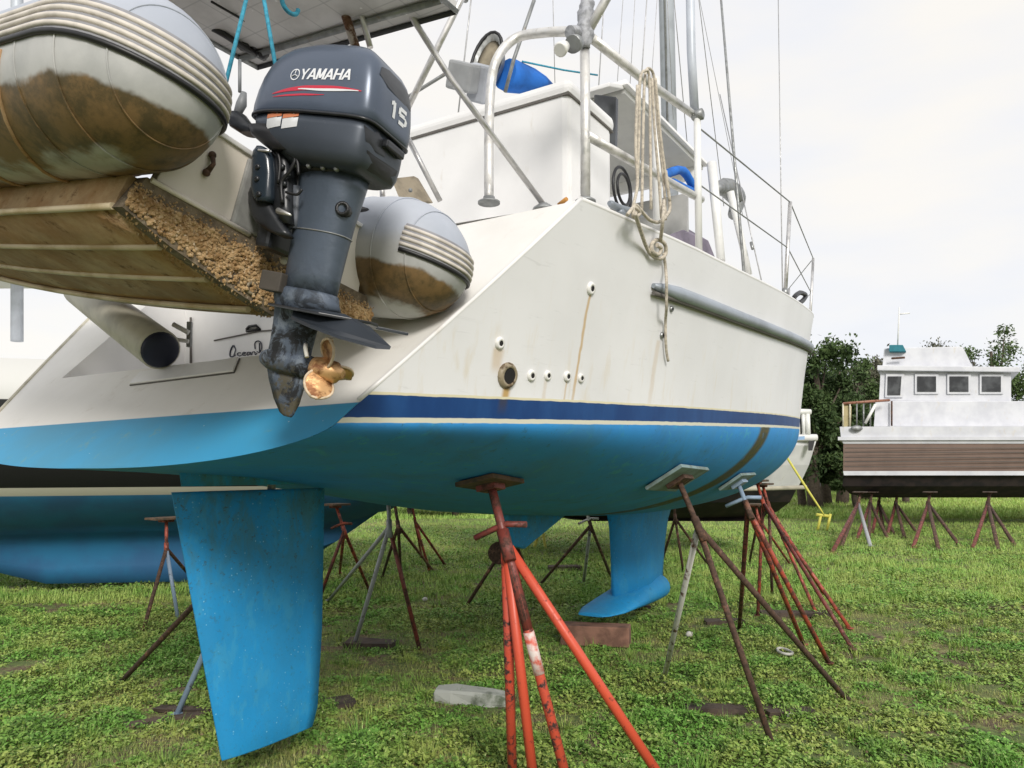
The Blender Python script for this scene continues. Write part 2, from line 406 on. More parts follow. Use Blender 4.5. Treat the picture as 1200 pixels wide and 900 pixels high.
# station t of a point at u between transom plane and stem is solved per height
us = [0, .01, .03, .055] + [.085 + .03 * k for k in range(28)] + [.94, .96, .975, .988, 1.0]
def hull_rows():
    rows = []
    for u in us:
        r = []
        for k in range(NA + NBL + 1):
            t = .6 + u * 9
            for _ in range(6):
                s_, z_ = section(t)[k]
                t = t_tr(z_) + u * (t_stem(z_) - t_tr(z_))
            s_, z_ = section(t)[k]
            r.append((t, s_, z_))
        rows.append(r)
    return rows
rows = hull_rows()
hm = MB()
R = []
for r in rows:
    R.append([Vector((t, -s, z)) for t, s, z in r] + [Vector((t, s, z)) for t, s, z in r[-2::-1]])
hm.rings(R, False, False, True, wrap=False)
_hv = [tuple(v) for v in hm.v]; _hf = list(hm.f)
HB = BVHTree.FromPolygons(_hv, _hf)
def HIT(px, py):     # pixel -> point on hull (boat frame), outward normal
    o = BI @ EYE; d = (BI.to_3x3() @ ray(px, py)).normalized()
    h = HB.ray_cast(o, d)
    if h[0] is None: return None, None
    n = h[1]; n = -n if n.dot(d) > 0 else n
    return h[0], n
for px, py, L, hw, st in [(692, 345, .62, .008, .75), (594, 452, .18, .02, .95), (585, 410, .1, .025, .45), (664, 446, .3, .006, .5),
                          (772, 400, .4, .02, .28), (640, 447, .2, .01, .25)]:
    p_, n_ = HIT(px, py)
    if p_: DRIPS.append((p_.x, p_.z, L, hw, st))
M['hull'] = hull_mat()
hull = hm.build('hull', M['hull'], yacht)
# deck
dk = MB(); A = []
for r in rows: A.append([Vector((r[0][0], -r[0][1] + .004, r[0][2] - .012)), Vector((r[0][0], 0, r[0][2] + .05)), Vector((r[0][0], r[0][1] - .004, r[0][2] - .012))])
dk.rings(A, False, False, True, wrap=False); dk.build('deck', M['gel_deck'], yacht)
# toe rail along the sheer
for sg in (-1, 1):
    MB().tube([Vector((r[0][0], sg * (r[0][1] - .012), r[0][2] + .002)) for r in rows], .014, 6).build('toe_rail', M['gel'], yacht)
# transom: scoop with a step cut in it
ST_Z = 2.02; S0, S1 = -1.05, .66; RT = .78
row0 = rows[0]
def edge_s(z):
    zz = [p[2] for p in row0][::-1]; ss = [p[1] for p in row0][::-1]
    return float(np.interp(z, zz, ss))
def trp(s, z): return Vector((t_tr(z), -s, z))
zs_low = [1.5505 + (ST_Z - 1.5505) * (i / 34) ** 1.9 for i in range(35)]
zt = row0[0][2]
zs_hi = [ST_Z + (zt - ST_Z) * i / 8 for i in range(9)]
tm = MB()
tm.rings([[trp(max(edge_s(z) - .002, .001) * k / 10, z) for k in range(-10, 11)] for z in zs_low], False, False, True, wrap=False)
for sg, lim in ((1, S1), (-1, -S0)):
    tm.rings([[trp(sg * (lim + (edge_s(z) - .002 - lim) * k / 5), z) for k in range(6)] for z in zs_hi], False, False, True, wrap=False)
def transom_mat():
    g = Gr('transom_paint', .6)
    X, Y, Z = g.sep()
    k = g.mix(g.rng(g.noise(1.6, 6, .6), .35, .7), (.80, .785, .75), (.73, .71, .67))
    k = g.mix(g.M('MULTIPLY', g.rng(g.noise(6, 7, .7), .58, .72), .4), k, (.5, .45, .38))
    q = g.M('SUBTRACT', Z, g.M('MULTIPLY_ADD', Y, -.010, 1.757))
    b = g.mix(g.rng(g.noise(2, 6, .6), .35, .7), (.035, .30, .54), (.05, .27, .44))
    b = g.mix(g.rng(g.noise(9, 7, .7), .58, .68), b, (.10, .30, .40))
    b = g.mix(g.rng(g.voro(14), .045, .03), b, (.5, .62, .66))
    g.col(g.mix(g.rng(q, -.002, .002), b, k)); return g.m
M['transom'] = transom_mat()
tm.build('transom', M['transom'], yacht)
rc = MB()      # step floor, riser, cheeks
tS = t_tr(ST_Z)
rc.add([(tS, -S0, ST_Z), (tS, -S1, ST_Z), (RT, -S1, ST_Z + .01), (RT, -S0, ST_Z + .01)], [(0, 1, 2, 3)])
rc.add([(RT, -S0, ST_Z + .01), (RT, -S1, ST_Z + .01), (RT, -S1, zt + .045), (RT, -S0, zt + .045)], [(0, 1, 2, 3)])
for s in (S0, S1):
    rc.add([(tS, -s, ST_Z), (RT, -s, ST_Z + .01), (RT, -s, zt + .03), (t_tr(zt), -s, zt)], [(0, 1, 2, 3)])
rc.add([(t_tr(zt), -S1, zt), (RT + .6, -S1, zt + .045), (RT + .6, -1.6, zt + .012), (t_tr(zt), -1.6, zt - .004)], [(0, 1, 2, 3)])
rc.add([(t_tr(zt), -S0, zt), (RT + .6, -S0, zt + .045), (RT + .6, 1.6, zt + .012), (t_tr(zt), 1.6, zt - .004)], [(0, 1, 2, 3)])
rc.build('stern_step', M['gel'], yacht)
# raised edge of the transom
def TP(px, py, off=0.):
    o = BI @ EYE; r = BI.to_3x3() @ ray(px, py); nrm = Vector((-1, 0, .99)).normalized()
    p0 = Vector((-.40, 0, 1.55)); k = (p0 - o).dot(nrm) / r.dot(nrm); return o + r * k + nrm * off
for sg in (-1, 1):
    ep = [Vector((p[0] - .004, sg * (p[1] - .01), p[2])) for p in row0 if p[2] > 1.70]
    MB().tube(ep, .010, 6).build('transom_edge', M['trimcream'] if sg > 0 else M['gel'], yacht)
# locker lid on the scoop
a_, b_, c_, d_ = TP(153, 452), TP(275, 437), TP(281, 421), TP(166, 438)
nrm = Vector((-1, 0, .99)).normalized()
lid = MB().hexa([x + nrm * .002 for x in (a_, b_, c_, d_)], [x + nrm * .014 for x in (a_, b_, c_, d_)]).build('locker_lid', M['gel'], yacht, bevel=.003)
MB().tube([x + nrm * .003 for x in (d_, a_, b_, c_)], .004, 6).build('lid_seam', M['seam'], lid)
# riser door, handle and hand lettered name
dr = MB().tube([PT(251, 399, RT - .004), PT(305, 388, RT - .004), PT(345, 385, RT - .004)], .004, 6).build('door_seam', M['seam'], yacht)
MB().tube([PT(289, 386, RT - .006), PT(292, 382.5, RT - .012), PT(300, 381.5, RT - .012), PT(305, 386, RT - .006), PT(289, 388, RT - .006)], .008, 6).build('finger_pull', M['black'], yacht)
MB().tube([PT(223.5, 372, RT - .01), PT(223.5, 428, RT - .01)], .007, 6).build('seam_strip', M['seam'], yacht)
nm = MB()
def stroke(pts, r=.0028):
    nm.tube([PT(x, y, RT - .004) for x, y in [tuple(v)[:2] for v in spline([(a, b, 0) for a, b in pts], 5)]], r, 5)
stroke([(275, 407), (273, 405), (270, 411), (269.5, 417), (272, 418), (276, 416)], .004)     # O
stroke([(275, 407), (276, 410), (274, 416)])
stroke([(282, 413.5), (279, 413.5), (278, 416), (281, 417), (284, 415.5)])                                   # c
stroke([(284, 415), (288, 413.5), (285, 413), (284.5, 416), (288, 416.5)])                                  # e
stroke([(293, 413), (290, 413), (289.5, 416), (292, 415.5), (293.5, 412.8), (294, 416)])          # a
stroke([(295, 416), (296, 412.5), (298.5, 412.5), (299, 415.5), (301, 414)])                               # n
stroke([(299, 409), (298.5, 402.5), (302, 399.5), (306, 402), (306.5, 408), (304, 413), (301, 412)], .0032)   # D
stroke([(304, 402), (304, 412)], .0035)
stroke([(310, 411.5), (309, 413.5), (311, 410), (313, 411.5)])                                                        # r
stroke([(314, 413), (317, 411), (315, 410), (314, 413), (318, 413.5)])
nm.build('name_lettering', simple('navy_lettering', (.03, .035, .06), .5), yacht, label='handwritten dark yacht name lettering')
# dark void inside skeg slot + rudder + keel
sk = MB()
zt_ = 1.56
def foil(le, te, z, th, n=9):      # symmetric foil ring
    pts = []
    for k in range(n):
        u = k / (n - 1); pts.append((te + (le - te) * u, th / 2 * (math.sin(math.pi * u ** .75) ** .8 if 0 < u < 1 else .12)))
    return [Vector((x, y, z)) for x, y in pts] + [Vector((x, -y, z)) for x, y in pts[::-1]]
sk.rings([foil(.92, .05, 1.47, .07), foil(.98, .02, 1.64, .09)]); sk.build('rudder_skeg', M['antifoul'], yacht)
rd = MB()
def rud_edges(z):
    return float(np.interp(z, [.2, .5, 1.452], [.29, .22, .0])), float(np.interp(z, [.2, .3, .7, 1.452], [.84, .875, .90, .905]))
rr = []
for z in [.205, .21, .24, .3, .4, .55, .7, .85, 1.0, 1.15, 1.3, 1.43, 1.446]:
    te, le = rud_edges(z); th = .075 if .22 < z < 1.44 else .05
    ring = foil(le, te, z, th)
    rr.append(ring)
rd.rings(rr)
rd.build('rudder', M['antifoul'], yacht)
MB().tube([(.55, 0, 1.43), (.55, 0, 1.6)], .02, 12).build('rudder_stock', M['dull'], yacht)
sp_ = [PS(588, 590, 0), PS(676, 590, 0), PS(611, 643, 0), PS(598, 640, 0)]
MB().rings([[p + Vector((0, .035 * sg, 0)) for p in sp_] for sg in (1, -1)], sm=False).build('shaft_skeg', M['antifoul'], yacht, bevel=.015)
kl = MB(); kr = []
for z, te, le, th in [(.30, 4.62, 5.82, .30), (.5, 4.60, 5.86, .25), (.75, 4.58, 5.92, .24), (1.0, 4.55, 6.02, .25), (1.15, 4.5, 6.15, .28), (1.3, 4.4, 6.4, .34)]:
    kr.append(foil(le, te, z, th, 13))
kl.rings(kr); kl.build('keel', M['antifoul'], yacht)
kw = MB()      # winged foot, flaring aft
wr = []
for x, hw, zc, th in [(4.12, .12, .255, .02), (4.2, .16, .255, .03), (4.38, .22, .27, .07), (4.65, .23, .29, .15), (5.0, .22, .31, .24), (5.4, .19, .32, .28), (5.7, .15, .31, .26), (5.84, .09, .30, .18)]:
    wr.append([Vector((x, hw * math.cos(q), zc - .25 * (hw * math.cos(q)) ** 2 + th / 2 * math.sin(q))) for q in [2 * math.pi * j / 18 for j in range(18)]])
kw.rings(wr); kw.build('keel_wing', M['antifoul'], yacht)
# rub rail on both sides
def hull_s(t, z):
    h = HB.ray_cast(Vector((t, -5, z)), Vector((0, 1, 0)))
    return (h[0], h[1]) if h[0] else (None, None)
for sg in (1, -1):
    pts = []
    p0, _ = HIT(763, 335)
    k = 0; t = p0.x
    while t < 9.3:
        z = ZS(t) - float(np.interp(t, [p0.x, 3.4, 7], [ZS(p0.x) - p0.z, .275, .31]))
        h, n_ = hull_s(t, z)
        if h: pts.append(Vector((h.x, sg * (h.y - .012), h.z)))
        t += .12
    rr_ = [.012, .03] + [.038] * (len(pts) - 3) + [.02]
    MB().tube(pts, rr_, 10).build('rub_rail', M['rubrail'], yacht)
    MB().tube([p + Vector((0, 0, -.036)) for p in pts], .012, 6).build('rub_rail_bead', M['seam'], yacht)
# through-hull fittings
def fitting(px, py, r, deep=.02, m='plastic_white', bore=.42, name='through_hull'):
    p_, n_ = HIT(px, py)
    if not p_: return
    f = MB().lathe(p_ - n_ * .012, n_, [(0, r), (.012 + deep * .2, r), (.012 + deep * .6, r * .82), (.012 + deep * .6, r * bore), (.012 + deep * .2, r * bore)], 18).build(name, M[m], yacht)
    MB().lathe(p_ - n_ * .004, n_, [(0, r * bore * .98), (.012 + deep * .25, r * bore * .98)], 14).build('bore', M['hole'], f)
fitting(594, 440, .052, .03, 'bronze', .62, 'exhaust_outlet')
for px, py, r in [(585, 402, .024), (692, 338, .028), (622, 440, .024), (641, 440, .021), (664, 441, .023), (680, 443, .021)]: fitting(px, py, r)
for px, py, r in [(775, 393, .017), (786, 362, .016)]: fitting(px, py, r, .02, 'dull')
# ---- stern rail (pushpit)
RL = .0215
def deckz(t, s): return ZS(max(t, .3)) + .0
def p3(v, z=None): return Vector((v.x, v.y, v.z if z is None else z))
J = PS(685, 45, 1.57)          # taped joint
post1 = [PS(686, 232, 1.60), PS(686, 120, 1.585), J]
pp = MB(); pp.tube(post1, RL, 12); pp.build('rail_post', M['rail'], yacht)
bend_base = PT(573, 236, .72); bt = J.x - .02
bend = spline([bend_base, PT(573, 160, .74), PT(575, 105, .76), PT(582, 70, .78), PT(604, 45, bt - .02), PT(640, 38, bt), PT(672, 37, bt)], 8)
MB().tube(bend, RL, 12).build('stern_rail_bow', M['rail'], yacht)
MB().lathe(bend_base + Vector((0, 0, -.01)), (0, 0, 1), [(0, .05), (.008, .05), (.012, .028), (.03, .026)], 16).build('post_foot', M['dull'], yacht)
MB().lathe(post1[0] + Vector((0, 0, -.02)), (0, 0, 1), [(0, .045), (.008, .045), (.02, .027)], 16).build('post_foot', M['dull'], yacht)
tp = [PS(690, 42, 1.58), PS(750, 90, 1.66), PS(815, 136, 1.73)]
MB().tube(tp, RL, 12).build('top_rail', M['rail'], yacht)
MB().tube([PS(687, 158, 1.60), PS(760, 200, 1.68), PS(822, 234, 1.74)], RL * .95, 12).build('middle_rail', M['rail'], yacht)
MB().tube([PS(819, 294, 1.75), PS(817, 136, 1.75)], .019, 12).build('rail_post', M['white_pipe'], yacht)
MB().lathe(PS(817, 135, 1.75) + Vector((0, .03, 0)), (0, -1, 0), [(0, .018), (0.01, .03), (.06, .03), (.065, .02)], 14).build('rail_clamp', M['dull'], yacht)
MB().tube([PS(814, 130, 1.73), PS(810, 60, 1.73), PS(806, -160, 1.73)], .024, 12).build('antenna_pole', M['mast'], yacht)
MB().tube([J, P_ := PB(712, -4, 3.22), PB(760, -75, 3.3)], .02, 10).build('arch_brace', M['rail'], yacht)
# grey tape lumps wound round the joint
tj = MB(); rings_ = []
for i in range(16):
    u = i / 15; c0 = PS(685, 56, 1.58).lerp(PS(688, 0, 1.58), u); r0 = .024 + .014 * math.sin(u * 3.1) + random.uniform(-.003, .004)
    rings_.append([c0 + Vector((math.cos(q), math.sin(q), 0)) * (r0 * random.uniform(.88, 1.15)) for q in [2 * math.pi * j / 14 for j in range(14)]])
tj.rings(rings_); tj.build('tape_wrap', M['tape'], yacht)
MB().tube([PS(668, 38, 1.55), PS(676, 38, 1.56)], .029, 12).build('rail_clamp', M['tape'], yacht)
lf = MB().lathe(PB(676, 50, 3.12), (PB(656, 58, 3.0) - PB(676, 50, 3.12)), [(0, .02), (.01, .035), (.045, .036)], 14).build('deck_light', M['dull'], yacht)
MB().lathe(PB(662, 54, 3.07), (PB(646, 66, 2.98) - PB(662, 54, 3.07)), [(0, .022), (.05, .03), (.055, .024)], 14).build('lamp_barrel', M['plastic_white'], lf)
# mirrored bow of the port side rail
pb = [Vector((p.x, -p.y, p.z)) for p in bend]; MB().tube(pb, RL, 10).build('stern_rail_bow', M['rail'], yacht)
MB().tube([Vector((p.x, -p.y, p.z)) for p in post1], RL, 10).build('rail_post', M['rail'], yacht)
MB().tube([Vector((p.x, -p.y, p.z)) for p in tp], RL, 10).build('top_rail', M['rail'], yacht)
# braces carrying panel and davits
MB().tube([PS(637, 240, 1.42), PB(530, 95, 3.0), PB(470, 0, 2.88), PB(440, -48, 2.8)], .0125, 10).build('davit_brace', M['steel'], yacht)
MB().lathe(PS(637, 244, 1.42) + Vector((0, 0, -.01)), (0, 0, 1), [(0, .05), (.012, .045), (.03, .02)], 14).build('brace_foot', M['dull'], yacht)
MB().tube([PB(555, -30, 3.0), PB(480, 122, 3.35), PB(440, 215, 3.55)], .014, 10).build('davit_brace', M['steel'], yacht)
MB().tube([PB(526, 84, 3.3), PB(445, 134, 3.5)], .008, 8).build('thin_stay', M['dull'], yacht)
MB().tube([PB(477, 160, 3.35), PB(516, 236, 3.45)], .012, 10).build('davit_brace', M['steel'], yacht)
MB().tube([PB(447, 205, 3.3), PB(449, 240, 3.3)], .012, 8).build('rail_post', M['steel'], yacht)
MB().tube([PB(543, 0, 3.1), PB(549, -20, 3.1)], .02, 8).build('brace_clamp', M['dull'], yacht)
MB().tube([PB(626, 0, 3.9), PB(602, 70, 3.95), PB(592, 108, 3.98)], .010, 8).build('thin_stay', M['dull'], yacht)
rp = MB(); rp.tube([PB(388, -30, 2.9), PB(399, 0, 2.9), PB(417, 56, 2.9)], .018, 10); rp.build('davit_tube', rusty('rusted_davit', (.45, .40, .36), .5, (.18, .09, .05)), yacht)
MB().tube([PB(408, -30, 2.9), PB(419, 0, 2.9), PB(434, 56, 2.9)], .012, 10).build('davit_tube', M['steel'], yacht)
# wooden motor pad clamped to the rail
c0 = PB(474, 218, 3.2); R3 = Matrix.Rotation(rad(-18), 3, 'X') @ Matrix.Rotation(rad(28), 3, 'X')
wp = [PB(458, 209, 3.15), PB(485, 206, 3.25), PB(503, 236, 3.25), PB(470, 238, 3.15)]
MB().hexa(wp, [p + Vector((.03, 0, .0)) for p in wp]).build('motor_pad', M['wood_grey'], yacht, bevel=.003)
MB().ball(PB(481, 223, 3.13), .009).build('pad_bolt', M['dull'], yacht)
# cleat on the quarter
MB().tube(spline([PS(714, 238, 1.55), PS(727, 244, 1.56), PS(757, 252, 1.60)], 5), [.012] + [.018] * 9 + [.012], 8).build('mooring_cleat', M['rubrail'], yacht)
MB().lathe(PS(727, 252, 1.56), (0, 0, 1), [(0, .03), (.03, .016)], 10).build('cleat_base', M['rubrail'], yacht)
ant = MB().tube([PS(655, 240, 1.45), PS(664, 233, 1.5)], .01, 6).build('rust_fitting', simple('rust_orange', (.5, .24, .06), .9), yacht)
# ---- seat locker box
bx0, bx1, bs0, bs1, bz0, bz1 = 1.28, 1.80, -.15, 1.29, 2.60, 3.485
MB().box(((bx0 + bx1) / 2, -(bs0 + bs1) / 2, (bz0 + bz1) / 2), (bx1 - bx0, bs1 - bs0, bz1 - bz0)).build('seat_locker', M['gel_box'], yacht, bevel=.035)
lk = MB().box(((bx0 + bx1) / 2, -(bs0 + bs1) / 2, bz1 - .012), (bx1 - bx0 + .03, bs1 - bs0 + .03, .075)).build('locker_top', M['gel_box'], yacht, bevel=.03)
MB().box(((bx0 + bx1) / 2, -(bs0 + bs1) / 2, bz1 - .052), (bx1 - bx0 + .016, bs1 - bs0 + .016, .008)).build('lid_seam', M['seam'], yacht)
MB().lathe(PT(582, 134, bx0 + .002), (-1, 0, 0), [(0, .009), (.008, .006)], 10).build('screw_cap', M['black'], yacht)
# ---- hardtop and supports
ht = MB(); zb0 = 3.90
def HT(t, s, z): return Vector((t, -s, z))
ht.hexa([HT(2.70, -1.0, 4.120), HT(2.70, .98, 4.120), HT(4.4, .98, 4.150), HT(4.4, -1.0, 4.150)], [HT(2.70, -1.0, 4.180), HT(2.70, .98, 4.180), HT(4.4, .98, 4.210), HT(4.4, -1.0, 4.210)])
ht.build('hardtop', M['hardtop'], yacht, bevel=.015)
MB().hexa([HT(2.66, -1.04, 4.160), HT(2.66, 1.02, 4.160), HT(4.44, 1.02, 4.190), HT(4.44, -1.04, 4.190)], [HT(2.68, -1.02, 4.210), HT(2.68, 1.0, 4.210), HT(4.42, 1.0, 4.240), HT(4.42, -1.02, 4.240)]).build('hardtop_rim', M['gel_box'], yacht, bevel=.015)
MB().hexa([HT(2.45, .2, 4.060), HT(2.45, .98, 4.060), HT(2.69, .98, 4.145), HT(2.69, .2, 4.145)], [HT(2.45, .2, 4.090), HT(2.45, .98, 4.090), HT(2.69, .98, 4.180), HT(2.69, .2, 4.180)]).build('aft_lip', M['gel_box'], yacht, bevel=.008)
MB().box((4.3, 0, 4.100), (.06, 1.9, .10)).build('hardtop_beam', M['gel_box'], yacht, bevel=.01)
# cockpit front bulkhead with smoked panel, cabin trunk and coaming
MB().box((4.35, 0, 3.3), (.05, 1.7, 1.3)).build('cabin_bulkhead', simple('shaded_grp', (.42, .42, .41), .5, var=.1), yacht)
MB().hexa([PB(696, 110, 4.9), PB(722, 113, 5.0), PB(721, 172, 5.0), PB(696, 168, 4.9)], [p + Vector((.04, 0, 0)) for p in (PB(696, 110, 4.9), PB(722, 113, 5.0), PB(721, 172, 5.0), PB(696, 168, 4.9))]).build('smoked_panel', M['dark_win'], yacht, bevel=.018)
ct = MB(); tr_ = []
for t, hw, z in [(3.0, 1.12, 2.95), (3.3, 1.1, 3.12), (4.4, 1.08, 3.28), (6.0, .92, 3.38), (7.2, .62, 3.42), (7.6, .5, 3.30)]:
    zb_ = ZS(t) - .03
    tr_.append([Vector((t, -hw - .08, zb_)), Vector((t, -hw, z - .04)), Vector((t, -hw + .08, z)), Vector((t, hw - .08, z)), Vector((t, hw, z - .04)), Vector((t, hw + .08, zb_))])
ct.rings(tr_, sm=False); ct.build('cabin_trunk', M['gel_box'], yacht, bevel=.01)
MB().box((2.5, -1.2, 2.82), (1.2, .12, .28)).build('cockpit_coaming', M['gel_box'], yacht, bevel=.02)
MB().box((2.5, 1.2, 2.82), (1.2, .12, .28)).build('cockpit_coaming', M['gel_box'], yacht, bevel=.02)
for a_px, b_px, r_ in [((834, 192), (845, 306), .04), ((856, 225), (878, 322), .032)]:
    MB().tube([PS(*a_px, 1.22), PS(*b_px, 1.35)], [r_, r_ * .8], 12).build('hardtop_post', M['white_pipe'], yacht)
MB().tube([PS(768, 92, 1.25), PS(771, 262, 1.3)], .03, 12).build('hardtop_post', M['white_pipe'], yacht)
cw = MB().tube(spline([PS(838, 222, 1.1), PS(852, 220, 1.1), PS(864, 234, 1.1), PS(860, 252, 1.1)], 4), [.03, .05, .07, .08, .085, .09, .09, .085, .08, .07, .065, .06, .055], 10).build('vent_cowl', M['dull'], yacht)
MB().add([PS(798, 270, .9), PS(830, 282, .9), PS(842, 312, .9), PS(782, 276, .9), PS(806, 268, .7)], [(0, 1, 2), (0, 2, 3), (0, 4, 1)]).build('sail_bag', simple('mauve_canvas', (.24, .21, .27), .9, var=.3), yacht)
MB().tube(spline([PS(775, 206, 1.0), PS(800, 200, 1.0), PS(812, 224, 1.0), PS(788, 214, 1.0)], 4), .035, 8).build('canvas_roll', M['canvas_blue'], yacht)
# coiled black hose behind the box
hs = MB()
for k, rr0 in enumerate((.10, .145)):
    cc = PS(731, 222, 1.05)
    hs.tube([cc + Vector((rr0 * math.cos(q) , 0.01 * k, rr0 * 1.0 * math.sin(q))) for q in [2 * math.pi * j / 24 for j in range(25)]], .010, 8, cap=False)
hs.build('hose_coil', M['black'], yacht)
# ---- blue covered cowl on the locker
cv = MB(); r_ = []
A0, A1 = PB(592, 91, 4.3), PB(645, 98, 4.6)
for u, rad_, dz in [(0, .085, .02), (.12, .095, .015), (.5, .075, 0), (.8, .05, -.01), (1, .022, -.015)]:
    c0 = A0.lerp(A1, u) + Vector((0, 0, dz)); d = (A1 - A0).normalized(); up = Vector((0, 0, 1)); sd_ = d.cross(up).normalized()
    r_.append([c0 + sd_ * math.cos(q) * rad_ + up * math.sin(q) * rad_ * random.uniform(.92, 1.06) for q in [2 * math.pi * j / 16 for j in range(16)]])
cv.rings(r_); cv.build('canvas_cover', M['canvas_blue'], yacht)
d = (PB(568, 66, 4.2) - PB(605, 86, 4.4)).normalized()
hc = MB(); cc = PB(570, 72, 4.22)
up = Vector((0, 0, 1)); sd_ = d.cross(up).normalized(); u2 = sd_.cross(d).normalized()
nn = (BI.to_3x3() @ Vector((-.25, -.9, -.1))).normalized(); s3 = (BI.to_3x3() @ Vector((1, -.2, 0))).normalized()
def ell(c, a, b, tilt=0.25, n=22): 
    return [c + (s3 * math.cos(q) * a + up * math.sin(q) * b) + s3 * (math.sin(q) * b * tilt) for q in [2 * math.pi * j / n for j in range(n)]]
hc.rings([ell(cc - nn * .16, .03, .05), ell(cc - nn * .08, .08, .13), ell(cc, .085, .165), ell(cc + nn * .01, .076, .152), ell(cc - nn * .05, .06, .12)])
hcw = hc.build('horn_cowl', M['dull'], yacht)
MB().rings([ell(cc - nn * .03, .068, .142), ell(cc - nn * .028, .03, .06)]).build('horn_lining', M['tan_fabric'], hcw)
MB().tube(ell(cc + nn * .006, .083, .162) + [ell(cc + nn * .006, .083, .162)[0]], .010, 6, cap=False).build('horn_rim', M['black'], hcw)
MB().box(PB(543, 90, 4.15), (.10, .16, .15), Matrix.Rotation(rad(-20), 3, 'Y') @ Matrix.Rotation(rad(25), 3, 'X')).build('speaker_box', simple('grey_cover', (.33, .34, .35), .8, var=.2), yacht, bevel=.015)
MB().box(PB(562, 98, 4.2), (.07, .12, .20), Matrix.Rotation(rad(-25), 3, 'Y') @ Matrix.Rotation(rad(25), 3, 'X')).build('bracket', simple('grey_webbing', (.40, .42, .46), .8, var=.2), yacht, bevel=.015)
MB().tube([PB(612, 72, 4.3), PB(660, 82, 4.5), PB(700, 88, 4.8)], .006, 6).build('blue_line', M['rope_blue'], yacht)
# ---- solar panel on the arch
sp0 = [PB(535, 12, 2.85), PB(302, 78, 3.27)]; sp0 += [sp0[1] + Vector((-.95, 0, -.0)), sp0[0] + Vector((-.95, 0, -.0))]
z_ = .012
sp = MB().hexa([p + Vector((0, 0, 0)) for p in sp0], [p + Vector((0, 0, .035)) for p in sp0]).build('solar_panel', M['solar_under'], yacht)
for i in range(4):
    a, b = sp0[i], sp0[(i + 1) % 4]; off = Vector((0, 0, -.004))
    cen = sum(sp0, Vector()) / 4
    ia, ib = a.lerp(cen, .0), b.lerp(cen, .0)
    MB().tube([ia + off, ib + off], .013, 4).build('panel_frame', M['solar_frame'] if i in (0, 2) else M['dull'], sp)
MB().tube([sp0[0].lerp(sp0[3], .10) + Vector((0, 0, -.01)), sp0[1].lerp(sp0[2], .10) + Vector((0, 0, -.01))], .016, 4).build('panel_rail', M['dull'], sp)
MB().tube([PB(248, 2, 2.75), PB(300, 32, 3.0), PB(344, 62, 3.2)], .005, 6).build('panel_cable', M['black'], sp)
cb = MB()
for k in range(9):
    u = k / 8; cb.ball(PB(262 + 46 * u, 36 + 26 * u + random.uniform(-4, 4), 3.05 + .1 * u), random.uniform(.014, .03), 8)
cb.tube(spline([PB(243, 30, 3.0), PB(262, 40, 3.0), PB(290, 58, 3.1), PB(310, 68, 3.2)], 5), .013, 6)
cb.build('cable_bundle', M['black'], sp)
MB().tube([PB(340, 5, 2.5) + Vector((.035 * math.cos(q), 0, .03 * math.sin(q))) for q in [math.pi * (1 + j / 12) for j in range(13)]], .008, 6).build('hook_loop', M['rope_blue'], sp)
# ---- mast, rigging, stanchions, lifelines
mb_ = MB(); mp_ = [PS(776, 118, 0), PS(780, 0, 0)]
base = PS(786, 230, 0); topm = base + Vector((-.25, 0, 8))
mb_.rings([[c + Vector((.105 * math.cos(q), .085 * math.sin(q), 0)) for q in [2 * math.pi * j / 18 for j in range(18)]] for c in (base, topm)])
mast = mb_.build('mast', M['mast'], yacht)
MB().tube([base + Vector((-.11, -.02, 0)), topm + Vector((-.11, -.02, 0))], .012, 6).build('sail_track', M['dull'], mast)
def wire(a, b, r=.005, m='wire', name='rigging_wire'):
    a = Vector(a); b = Vector(b); e_ = a + (b - a) * 2.2; a = a - (b - a).normalized() * (.55 if name == 'rigging_wire' else 0)
    MB().tube([a, b, e_], r, 6).build(name, M[m], yacht)
wire(PS(872, 322, 1.6), PS(845, 0, .9), .012, 'dull', 'shroud')
wire(PS(893, 332, 1.5), PS(868, 220, 1.2), .005, 'wire', 'shroud')
MB().tube([PS(882, 292, 1.4), PS(880, 284, 1.38)], .012, 6).build('turnbuckle', M['dull'], yacht)
wire(PS(917, 345, 1.2), PS(912, 0, .6), .007, 'wire', 'halyard')
for (x0, y0, x1, y1, r) in [(650, 84, 648, 0, .004), (724, 88, 730, 0, .004), (740, 70, 744, 0, .004), (751, 100, 758, 0, .007), (763, 98, 770, 0, .004), (800, 110, 790, 0, .006), (842, 190, 819, 0, .006), (862, 210, 832, 60, .004), (786, 80, 782, 0, .004), (545, 62, 552, 0, .006), (702, 95, 708, 0, .006)]:
    wire(PS(x0, y0, .2), PS(x1, y1, .2), r * .8)
def stanch(px0, py0, px1, py1, s):
    a = PS(px0, py0, s); b = PS(px1, py1, s)
    o = MB().tube([a, b], .0145, 10).build('stanchion', M['steel'], yacht)
    MB().lathe(a, (0, 0, 1), [(0, .028), (.05, .018)], 10).build('stanchion_base', M['dull'], o)
    return a, b
s1a, s1b = stanch(920, 346, 926, 237, 1.80)
s2a, s2b = stanch(949, 378, 953, 303, 1.46)
s3a = Vector((8.3, -.85, ZS(8.3))); s3b = s3a + Vector((0, 0, .62)); MB().tube([s3a, s3b], .0145, 8).build('stanchion', M['steel'], yacht)
r0 = PS(822, 152, 1.75); r0m = PS(822, 218, 1.75)
MB().tube([r0, s1b, s2b, s3b], .005, 6).build('lifeline', M['dull'], yacht)
MB().tube([r0m, s1a.lerp(s1b, .5), s2a.lerp(s2b, .45), s3a.lerp(s3b, .5)], .0045, 6).build('lifeline', M['dull'], yacht)
ps_ = MB()
